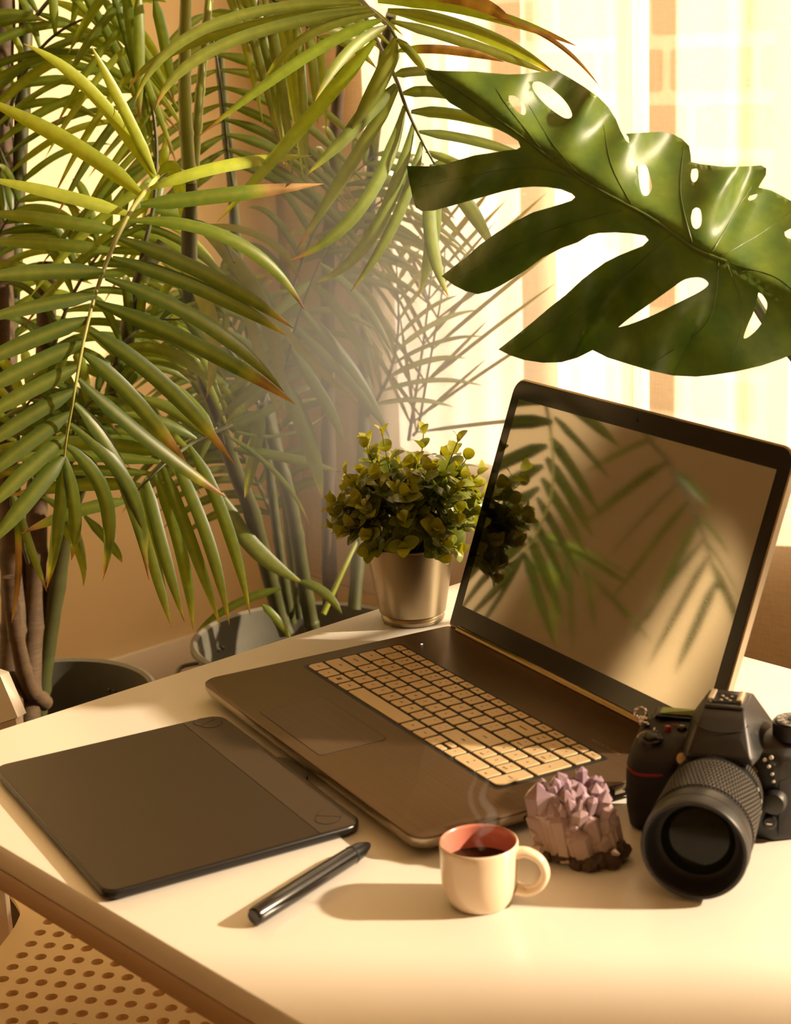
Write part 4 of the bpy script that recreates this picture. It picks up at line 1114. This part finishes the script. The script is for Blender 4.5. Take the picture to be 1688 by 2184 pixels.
# pale drooping leaflets in the middle
F10, _, _ = frond(pr, [(404, 470, 2.38), (440, 480, 2.3), (480, 520, 2.25), (500, 560, 2.2)], .003, .0014)
for (b_, t_, c_, w_, br_) in [((430, 490), (600, 880), (560, 650), .024, .98), ((470, 510), (520, 690), (500, 580), .012, .95), ((440, 480), (640, 600), (570, 510), .013, .9), ((480, 520), (604, 920), (545, 720), .015, .96), ((425, 480), (500, 600), (480, 520), .012, .92), ((500, 560), (780, 880), (620, 720), .013, .93), ((385, 560), (440, 850), (450, 690), .022, .97)]:
    lf(F10, b_, t_, w_, c_, 2.28, prnd.uniform(-.03, .03), br_, srgb(142, 150, 70))
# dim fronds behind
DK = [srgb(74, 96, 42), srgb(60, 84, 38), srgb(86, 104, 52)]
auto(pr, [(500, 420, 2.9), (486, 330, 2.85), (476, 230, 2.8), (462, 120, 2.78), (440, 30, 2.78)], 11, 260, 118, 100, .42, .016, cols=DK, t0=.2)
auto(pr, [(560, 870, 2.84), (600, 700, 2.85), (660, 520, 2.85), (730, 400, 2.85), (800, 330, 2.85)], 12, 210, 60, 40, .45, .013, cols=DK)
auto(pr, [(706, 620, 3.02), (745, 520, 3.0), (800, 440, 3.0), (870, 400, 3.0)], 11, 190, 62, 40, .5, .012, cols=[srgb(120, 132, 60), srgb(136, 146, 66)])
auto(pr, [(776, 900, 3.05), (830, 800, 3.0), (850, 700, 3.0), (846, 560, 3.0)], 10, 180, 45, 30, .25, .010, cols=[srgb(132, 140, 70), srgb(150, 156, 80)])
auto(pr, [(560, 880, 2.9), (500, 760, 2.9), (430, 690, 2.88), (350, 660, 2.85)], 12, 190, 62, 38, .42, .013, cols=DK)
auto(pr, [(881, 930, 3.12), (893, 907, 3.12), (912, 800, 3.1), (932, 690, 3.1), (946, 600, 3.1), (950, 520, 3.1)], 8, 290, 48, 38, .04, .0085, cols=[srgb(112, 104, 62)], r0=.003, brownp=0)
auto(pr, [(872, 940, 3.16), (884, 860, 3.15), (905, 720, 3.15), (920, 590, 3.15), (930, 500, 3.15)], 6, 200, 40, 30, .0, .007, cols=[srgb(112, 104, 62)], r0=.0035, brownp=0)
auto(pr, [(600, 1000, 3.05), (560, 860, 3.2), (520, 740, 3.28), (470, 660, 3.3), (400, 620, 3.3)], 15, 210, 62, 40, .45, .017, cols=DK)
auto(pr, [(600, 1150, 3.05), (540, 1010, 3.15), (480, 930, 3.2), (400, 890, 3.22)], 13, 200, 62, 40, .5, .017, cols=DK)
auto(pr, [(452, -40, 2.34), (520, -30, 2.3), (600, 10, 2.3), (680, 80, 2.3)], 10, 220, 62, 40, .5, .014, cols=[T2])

# left palm --------------------------------------------------------
pl = thing('potted_palm', 'areca palm with thick dark canes in the zinc tub at the far left', 'potted palm', (-.569, 2.586, 0))
tub(pl, None, .17, .35, (1.05, .3))
cane(pl, [(80, 1530, 2.75), (100, 1380, 2.72), (139, 1130, 2.66), (162, 1052, 2.62), (240, 850, 2.55), (299, 600, 2.5), (350, 520, 2.5)], .0135)
cane(pl, [(30, 1540, 2.74), (24, 1350, 2.74), (18, 1150, 2.74), (20, 800, 2.74), (38, 420, 2.72), (52, 150, 2.70), (58, -60, 2.7)], .0125)
cane(pl, [(60, 1540, 2.70), (66, 1380, 2.70), (76, 1200, 2.68), (80, 1050, 2.66), (96, 800, 2.66), (100, 560, 2.66)], .017, m_caneb)
cane(pl, [(20, 1540, 2.66), (26, 1400, 2.68), (30, 1280, 2.68), (22, 1100, 2.68), (8, 800, 2.7), (4, 300, 2.7), (10, -60, 2.7)], .019, m_caneb)
cane(pl, [(96, 1500, 2.72), (60, 1460, 2.66), (30, 1330, 2.6), (20, 1230, 2.58)], .012, m_caneb)
LG = [srgb(98, 124, 36), srgb(80, 108, 34), srgb(120, 140, 42), srgb(68, 96, 34)]
auto(pl, [(56, 60, 2.7), (130, -20, 2.6), (230, -40, 2.5), (330, 0, 2.45)], 9, 260, 75, 55, .35, .015, cols=LG)
auto(pl, [(300, 560, 2.5), (330, 420, 2.5), (330, 260, 2.5), (290, 100, 2.5), (250, -40, 2.5)], 12, 270, 130, 118, .30, .013, sides=(-1,), cols=LG, t0=.15)
auto(pl, [(40, 420, 2.72), (-10, 300, 2.65), (-60, 200, 2.6), (-90, 60, 2.6)], 12, 330, 75, 70, .35, .014, sides=(1,), cols=LG, t0=.05)
auto(pl, [(6, 300, 2.7), (40, 180, 2.66), (100, 90, 2.62), (180, 40, 2.6), (260, 30, 2.6)], 9, 230, 62, 40, .5, .014, cols=LG)
auto(pl, [(96, 800, 2.66), (150, 640, 2.62), (230, 520, 2.6), (330, 450, 2.6)], 12, 230, 60, 40, .45, .015, cols=LG)
auto(pl, [(20, 800, 2.74), (-20, 640, 2.7), (-10, 520, 2.65), (40, 430, 2.62)], 11, 240, 62, 44, .45, .015, cols=LG)
auto(pl, [(240, 850, 2.55), (250, 760, 2.5), (310, 690, 2.5), (390, 680, 2.48)], 10, 200, 60, 40, .55, .015, cols=LG)
auto(pl, [(162, 1052, 2.62), (150, 950, 2.55), (190, 860, 2.5), (270, 830, 2.5)], 11, 210, 62, 44, .55, .015, cols=LG)
auto(pl, [(80, 1050, 2.66), (40, 940, 2.6), (60, 860, 2.55), (120, 820, 2.5)], 10, 210, 62, 44, .5, .015, cols=LG)
Fx, _, _ = frond(pl, [(60, 1200, 2.62), (30, 1100, 2.5), (20, 1050, 2.45)], .003, .0014)
for (b_, t_, c_, w_, br_) in [((25, 1040), (100, 1262), (60, 1150), .014, .9), ((30, 1060), (24, 1330), (40, 1200), .010, .35), ((110, 1100), (178, 1250), (165, 1170), .013, .96), ((180, 1100), (260, 1200), (235, 1160), .014, .95), ((90, 1060), (185, 1215), (150, 1110), .014, .95)]:
    lf(Fx, b_, t_, w_, c_, 2.45, 0, br_, prnd.choice(LG))

# fronds hanging left of the picture, seen mirrored in the laptop screen
_lx = Vector((math.cos(LYAW), math.sin(LYAW), 0)); _ly = Vector((-_lx.y, _lx.x, 0))
_sn = -(_ly * math.sin(TH)) + Vector((0, 0, math.cos(TH)))
_sp0 = Vector((LO[0], LO[1], TZ)) + _ly * .272 + Vector((0, 0, .0175))
def RXp(x, y, s):
    d = ray(x, y); P = CAM + d * ((_sp0 - CAM).dot(_sn) / d.dot(_sn))
    r = (d - _sn * (2 * d.dot(_sn))).normalized()
    return P + r * s
def mirror_frond(rach, s, start, leaves, w):
    sm = spline([tuple(q) for q in start] + [tuple(RXp(x, y, s)) for x, y in rach], 30)
    fr = MB().tube([Vector(q) for q in sm], [.004 - .0028 * k / 30 for k in range(31)], 7).build('frond', m_cane, pl, 60, world=True)
    for (b_, t_) in leaves:
        P0, P2 = RXp(b_[0], b_[1], s), RXp(t_[0], t_[1], s + prnd.uniform(-.05, .05))
        P1 = (P0 + P2) / 2 + Vector((0, 0, .012))
        leaflet(fr, P0, P1, P2, w * prnd.uniform(.85, 1.15), .95, prnd.choice(LG), tilt=.0)
mirror_frond([(1360, 880), (1430, 990), (1490, 1110), (1515, 1180), (1535, 1260)], 1.25, [(-.72, 2.45, 1.2), (-.80, 2.25, 1.5)],
             [((1400, 935), (1240, 1015)), ((1425, 985), (1235, 1130)), ((1450, 1030), (1290, 1200)), ((1470, 1070), (1300, 1290)), ((1490, 1110), (1380, 1330)), ((1505, 1150), (1320, 1400)), ((1515, 1185), (1380, 1430)), ((1530, 1240), (1440, 1440)), ((1490, 1100), (1560, 1190)), ((1505, 1150), (1590, 1300)), ((1520, 1200), (1600, 1400)), ((1390, 920), (1480, 960)), ((1440, 1010), (1520, 1090))], .017)
mirror_frond([(1100, 1080), (1160, 1140), (1230, 1200), (1300, 1270), (1340, 1320)], 1.35, [(-.66, 2.50, .95), (-.75, 2.3, 1.1)],
             [((1140, 1130), (1370, 1240)), ((1180, 1160), (1360, 1260)), ((1230, 1200), (1400, 1380)), ((1280, 1250), (1385, 1365)), ((1150, 1140), (1130, 1330)), ((1180, 1160), (1185, 1380)), ((1210, 1185), (1225, 1400)), ((1250, 1220), (1270, 1350)), ((1120, 1100), (1050, 1280))], .018)

# ------------------------------------------------------------------ small leafy plant in the tin pot
m_mint = leaf_mat('small_leaf', .28, .35, (1.3, 1.2, .3))
m_tin = mat('brushed_tin', srgb(158, 146, 122), .34, metal=1.0, nscale=70, col2=srgb(132, 120, 98), stretch=(1, 1, .08))
pp = thing('potted_plant', 'small bushy green plant in a metal pot behind the laptop', 'potted plant', (.014, 1.737, TZ))
MB().lathe([(.0300, .0005), (.0328, .001), (.0334, .004), (.0330, .0075), (.0318, .009), (.0352, .0105), (.0475, .084), (.0490, .0850), (.0492, .0865), (.0480, .0870), (.0465, .0860), (.0450, .072)], 64, cap1=False).build('pot', m_tin, pp, 35)
MB().lathe([(.0333, .0032), (.0339, .0045), (.0333, .0060)], 64, None, False, False).build('base_ring', m_tin, pp, 60)
MB().lathe([(.0455, .076), (.03, .079), (.001, .080)], 40, cap0=False).build('soil', m_soil, pp, 60)
def small_leaf(col):
    vs = []; fs = []; cs = []
    for k in range(10):
        t = k / 9
        w = .40 * max(0.0, math.sin(math.pi * min(1, t * .97 + .02) ** .9)) ** .55
        z = .10 * math.sin(t * math.pi) - .10 * t * t
        for j, s in enumerate((-1, -.5, 0, .5, 1)):
            vs.append(Vector((s * w, t, z + .07 * abs(s) ** 2 * w * 2)))
            e = 1.25 if abs(s) == 1 else 1.0
            cs.append(mixc(col, YEL, .35) if abs(s) == 1 else mixc(col, YEL, .12 if s == 0 else 0))
        if k:
            a, b = (k - 1) * 5, k * 5
            for j in range(4): fs.append([a + j, a + j + 1, b + j + 1, b + j])
    return vs, fs, cs
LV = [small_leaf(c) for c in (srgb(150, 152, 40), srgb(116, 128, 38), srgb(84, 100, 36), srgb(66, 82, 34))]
LME = []
for vs, fs, cs in LV:
    me = bpy.data.meshes.new('leaf'); me.from_pydata([tuple(v) for v in vs], [], fs)
    me.polygons.foreach_set('use_smooth', [True] * len(me.polygons))
    ca = me.color_attributes.new('Col', 'FLOAT_COLOR', 'POINT'); ca.data.foreach_set('color', [x for c in cs for x in c])
    me.materials.append(m_mint); LME.append(me)
mr_ = random.Random(4)
m_stem = mat('green_stem', srgb(110, 112, 46), .5, nscale=30)
inst = []
lx = Vector((math.cos(LYAW), math.sin(LYAW), 0)); ly = Vector((-lx.y, lx.x, 0)); lo3 = Vector((LO[0], LO[1], TZ))
NS = 80
for i in range(NS):
    f = (i + .5) / NS
    th = math.acos(1 - f * 1.42)             # up to well below the horizontal
    ph = i * 2.39996 + mr_.uniform(-.2, .2)
    e = Vector((.080 * math.sin(th) * math.cos(ph), .080 * math.sin(th) * math.sin(ph), .128 + (.060 if th < 1.57 else .09) * math.cos(th)))
    e *= mr_.uniform(.88, 1.05)
    e.z = max(e.z, .084)
    if i in (3, 7, 12, 14, 18): e.z += mr_.uniform(.012, .028)
    s0 = Vector((.018 * math.cos(ph) * math.sin(th), .018 * math.sin(ph) * math.sin(th), .079))
    mid = (s0 + e) / 2 + Vector((0, 0, .014 * math.sin(th)))
    pts = [s0 * (1 - t) ** 2 + mid * (2 * t * (1 - t)) + e * t * t for t in [k / 9 for k in range(10)]]
    wpt = WM[pp.name] @ e - lo3
    if wpt.dot(lx) > -.012 and wpt.dot(ly) > .2: continue
    MB().tube(pts, [.0011 - .0005 * k / 9 for k in range(10)], 5).build('stem', m_stem, pp, 60)
    ax0 = mr_.uniform(0, 3.14)
    nn = 5 if f < .75 else 4
    for k in range(nn):
        t = 1 - .115 * k - (.0 if k == 0 else .02)
        p = s0 * (1 - t) ** 2 + mid * (2 * t * (1 - t)) + e * t * t
        d = ((mid - s0) * (2 * (1 - t)) + (e - mid) * (2 * t)).normalized()
        d = (d + Vector((0, 0, .45))).normalized()
        a = d.cross(Vector((.2, .1, .97)));  a = a.normalized() if a.length > 1e-3 else Vector((1, 0, 0))
        b = d.cross(a)
        for s in (0, math.pi):
            q = ax0 + s + (math.pi / 2) * (k % 2) + mr_.uniform(-.3, .3)
            out = a * math.cos(q) + b * math.sin(q)
            op = mr_.uniform(.25, .45) if k == 0 else mr_.uniform(.55, 1.0)
            yv = (d * (1 - op * .55) + out * op).normalized()
            nv = (d - yv * d.dot(yv)); nv = nv.normalized() if nv.length > 1e-3 else out
            xv = yv.cross(nv)
            sz = (.0145 + .0024 * k) * mr_.uniform(.85, 1.15)
            M = Matrix(((xv.x * sz, yv.x * sz, nv.x * sz, p.x), (xv.y * sz, yv.y * sz, nv.y * sz, p.y), (xv.z * sz, yv.z * sz, nv.z * sz, p.z), (0, 0, 0, 1)))
            wp = WM[pp.name] @ (p + yv * sz)
            l_ = wp - lo3
            if l_.dot(lx) > -.004 and l_.dot(ly) > .24: continue
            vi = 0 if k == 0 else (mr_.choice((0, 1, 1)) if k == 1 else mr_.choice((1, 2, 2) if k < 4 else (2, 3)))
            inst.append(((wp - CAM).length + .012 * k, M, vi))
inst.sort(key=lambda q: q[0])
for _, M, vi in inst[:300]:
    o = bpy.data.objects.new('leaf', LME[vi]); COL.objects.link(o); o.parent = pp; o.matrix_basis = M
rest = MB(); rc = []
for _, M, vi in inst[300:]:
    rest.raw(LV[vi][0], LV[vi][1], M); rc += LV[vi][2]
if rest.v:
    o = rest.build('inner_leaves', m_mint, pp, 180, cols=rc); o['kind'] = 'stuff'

# ------------------------------------------------------------------ monstera leaf
def Z3(l): return [(850 + x / 2.0143, 100 + y / 2.0143) for x, y in l]
OUT = Z3([(112, 98), (200, 103), (330, 105), (400, 112), (470, 118), (540, 116), (600, 108), (680, 101), (740, 135), (800, 172), (860, 215), (900, 255), (935, 310), (955, 360), (978, 402), (992, 414), (990, 390), (978, 373), (1050, 368), (1130, 365), (1180, 375), (1220, 395), (1250, 425), (1257, 465), (1259, 494),
          (1300, 503), (1400, 515), (1500, 513), (1560, 509), (1582, 522), (1580, 550), (1555, 590), (1548, 604), (1600, 615), (1650, 640), (1700, 668), (1790, 740), (1850, 850), (1890, 1000), (1850, 1160), (1770, 1270), (1700, 1318), (1640, 1343), (1560, 1370), (1450, 1395), (1350, 1410), (1280, 1417), (1180, 1412), (1080, 1390), (980, 1360), (900, 1335), (835, 1303),
          (770, 1335), (700, 1355), (620, 1357), (540, 1345), (480, 1325), (430, 1300), (500, 1245), (580, 1180), (650, 1120), (720, 1065), (790, 1000), (840, 960), (890, 925), (950, 895), (1000, 875), (1050, 855), (1076, 830), (1060, 811), (1000, 801), (930, 797), (860, 800), (820, 810), (770, 840), (700, 865), (620, 905), (560, 950), (500, 990), (440, 1025), (390, 1050), (340, 1062),
          (290, 1050), (240, 1025), (185, 985), (230, 950), (290, 905), (350, 850), (420, 800), (500, 750), (580, 710), (650, 690), (700, 675), (745, 660), (760, 645), (745, 630), (700, 612), (640, 602), (580, 600), (520, 605), (450, 620), (380, 640), (300, 662), (220, 685), (150, 703), (100, 705), (75, 690), (60, 640), (45, 570), (35, 510), (80, 513), (150, 512), (200, 505), (260, 485), (330, 465), (400, 455), (460, 445), (510, 440), (525, 430),
          (515, 405), (470, 375), (420, 350), (350, 315), (280, 275), (220, 240), (170, 190), (125, 145)])
HOL = [Z3(h) for h in ([(475, 208), (500, 210), (530, 235), (548, 265), (545, 290), (525, 288), (495, 260), (475, 230)],
       [(580, 150), (610, 150), (660, 180), (710, 225), (740, 270), (745, 300), (720, 307), (680, 285), (630, 245), (590, 200), (575, 170)],
       [(1030, 515), (1045, 503), (1065, 510), (1080, 550), (1090, 600), (1080, 630), (1060, 640), (1045, 625), (1035, 580)],
       [(1262, 525), (1285, 525), (1288, 560), (1275, 580), (1262, 575), (1257, 550)],
       [(1265, 700), (1280, 690), (1298, 700), (1304, 740), (1298, 770), (1280, 782), (1265, 770), (1258, 735)],
       [(945, 1205), (1000, 1160), (1100, 1090), (1170, 1040), (1230, 1000), (1290, 990), (1325, 1005), (1330, 1025), (1290, 1055), (1200, 1100), (1100, 1150), (1000, 1190)],
       [(1548, 1055), (1565, 1065), (1585, 1100), (1580, 1140), (1560, 1190), (1520, 1235), (1485, 1252), (1500, 1200), (1530, 1130)],
       [(1510, 640), (1542, 632), (1535, 650), (1515, 660), (1503, 655)],
       [(1660, 795), (1690, 780), (1720, 790), (1720, 820), (1690, 825), (1665, 815)])]
MID = Z3([(1410, 925), (1280, 868), (1100, 745), (900, 635), (760, 550), (640, 468), (540, 392), (400, 290), (260, 190), (114, 100)])
MIDS = [q[:2] for q in spline(MID, 60)]
MIDX = [(MIDS[0][0] + 240, MIDS[0][1] + 150)] + MIDS
def midq(p):
    best = (1e9, 0, 0)
    for i in range(len(MIDX) - 1):
        a, b = Vector(MIDX[i]), Vector(MIDX[i + 1]); v = Vector(p) - a; e = b - a
        t = max(0, min(1, v.dot(e) / e.dot(e))); q = (v - e * t); l = q.length
        if l < best[0]: best = (l, 1 if (e.x * v.y - e.y * v.x) > 0 else -1, (i + t))
    return best
D0 = 1.50
def mdepth(p):
    l, s, t = midq(p)
    u = (p[0] - 1300) / 400.0
    d = D0 - .035 * u
    soft = math.sqrt(l * l + 22 * 22) - 22
    if s > 0: d += .00030 * soft + .010 * math.sin(p[0] / 46.0 + p[1] / 120.0) * min(1, l / 120)      # upper half
    else: d += .00024 * soft + .009 * math.sin(p[0] / 60.0 - p[1] / 60.0 + .6) * min(1, l / 140)
    d += .016 * math.sin(2 * math.pi * t / 12.5 + (0 if s > 0 else 1.2)) * min(1, max(0, l - 20) / 140)
    d += .0032 * math.exp(-(l / 7) ** 2)
    return d
def dens(loop, step=9):
    out = []
    for i in range(len(loop)):
        a, b = Vector(loop[i]), Vector(loop[(i + 1) % len(loop)])
        n = max(1, int((b - a).length / step))
        out += [a + (b - a) * (k / n) for k in range(n)]
    return out
inner = []
for gy in range(100, 820, 12):
    for gx in range(860, 1800, 12):
        p = (gx + (6 if (gy // 12) % 2 else 0) + .13, gy + .17)
        if poly_in(p, OUT) and not any(poly_in(p, h) for h in HOL): inner.append(p)
inner += [(p[0] + .05, p[1] + .03) for p in MIDS[1:-1]]
sm_loop = lambda l: [Vector(q[:2]) for q in spline(list(l) + [l[0]], len(l) * 4)][:-1]
OUTd, HOLd = dens(OUT, 9), [sm_loop(h) for h in HOL]
ov, fs = cdt(OUTd, HOLd, inner)
mo = thing('monstera_plant', 'large split monstera leaf hanging over the laptop', 'monstera', WP(.62, .42, 0))
m_mon = leaf_mat('monstera_leaf', .40, .30, (1.3, 1.2, .4))
tops = [PX(p[0], p[1], mdepth(p)) for p in ov]
G1, G2, G3 = srgb(108, 136, 46), srgb(88, 120, 46), srgb(136, 152, 50)
cs = []
for p in ov:
    l, s, t = midq(p)
    n_ = .5 + .5 * math.sin(p[0] * .055 + p[1] * .021) * math.sin(p[1] * .043 - p[0] * .018)
    c = mixc(G2, G1, n_)
    if s > 0: c = mixc(c, G3, .25 * n_)
    cs.append(c)
vs, ff = solid(tops, fs, Vector((.0002, .0008, -.0002)))
bl = MB().raw(vs, ff).build('leaf_blade', m_mon, mo, 60, world=True, cols=cs + cs)
m_vein = mat('monstera_vein', srgb(84, 104, 40), .35, nscale=30)
MB().tube([PX(p[0], p[1], mdepth(p) - .0006) for p in MIDS], [.0022 - .0018 * k / 60 for k in range(61)], 8).build('midrib', m_vein, bl, 60, world=True)
VE = [((1270, 868), (1215, 640), (1225, 430)), ((1010, 690), (920, 520), (880, 330)), ((820, 590), (680, 440), (560, 250)), ((640, 470), (480, 270), (420, 180)), ((1350, 880), (1460, 690), (1560, 540)), ((1390, 900), (1560, 800), (1700, 700)), ((760, 555), (520, 520), (90, 600)), ((960, 700), (620, 800), (260, 990)), ((1180, 800), (900, 1040), (520, 1310)), ((1380, 910), (1330, 1180), (1080, 1370)), ((1410, 925), (1480, 1150), (1420, 1385)), ((1420, 930), (1640, 1000), (1800, 1160))]
for v in VE:
    q = [s_[:2] for s_ in spline(Z3(v), 24)]
    q = [p for p in q if poly_in(p, OUT) and not any(poly_in(p, h) for h in HOL)]
    if len(q) > 3:
        MB().tube([PX(p[0], p[1], mdepth(p) - .0001) for p in q], [.0006 - .0004 * k / len(q) for k in range(len(q))], 6).build('vein', m_vein, bl, 60, world=True)
pj = PX(*MIDS[0], mdepth(MIDS[0]) + .001)
p0 = WP(.62, .42, .32)
MB().tube([Vector(q) for q in spline([tuple(pj), tuple(PX(1592, 612, 1.56)), tuple(PX(1640, 690, 1.60)), tuple(PX(1740, 820, 1.66)), tuple(PX(1850, 1000, 1.75)), tuple(p0 + Vector((0, 0, .12))), tuple(p0)], 40)], [.0042 + .004 * k / 40 for k in range(41)], 10).build('petiole', mat('monstera_petiole', srgb(60, 74, 30), .4, nscale=20), mo, 60, world=True)
m_terra = mat('clay_pot', srgb(150, 92, 62), .8, nscale=20, bump=.2)
MB().lathe([(.085, .001), (.09, .004), (.118, .30), (.128, .305), (.128, .335), (.118, .337), (.112, .30)], 48, cap1=False).build('pot', m_terra, mo, 40)
MB().lathe([(.112, .305), (.05, .312), (.001, .315)], 32, cap0=False).build('soil', m_soil, mo, 60)

# ------------------------------------------------------------------ drifting haze between the palms and the curtain
m_hz = bpy.data.materials.new('sunlit_haze'); m_hz.use_nodes = True
_nt = m_hz.node_tree; _nt.nodes.remove(_nt.nodes['Principled BSDF'])
_v = _nt.nodes.new('ShaderNodeVolumeScatter'); _v.inputs['Color'].default_value = (1, .93, .78, 1); _v.inputs['Density'].default_value = 1.7; _v.inputs['Anisotropy'].default_value = .1
_nt.links.new(_v.outputs[0], _nt.nodes['Material Output'].inputs['Volume'])
_tc = _nt.nodes.new('ShaderNodeTexCoord'); _ln = _nt.nodes.new('ShaderNodeVectorMath'); _ln.operation = 'LENGTH'
_nt.links.new(_tc.outputs['Object'], _ln.inputs[0])
_mr = _nt.nodes.new('ShaderNodeMapRange'); _mr.interpolation_type = 'SMOOTHSTEP'
for k_, v_ in (('From Min', .15), ('From Max', 1.0), ('To Min', 3.3), ('To Max', 0.0)): _mr.inputs[k_].default_value = v_
_nt.links.new(_ln.outputs['Value'], _mr.inputs['Value']); _nt.links.new(_mr.outputs[0], _v.inputs['Density'])
hc = PX(810, 740, 2.18)
b = bmesh.new(); bmesh.ops.create_icosphere(b, subdivisions=4, radius=1)
hz = MB().bm(b).build('haze', m_hz, None, 180)
hz.location = hc
hz.scale = (.30, .36, .36)
tag(hz, 'soft glowing haze in front of the curtain, beside the laptop', 'haze', kind='stuff')
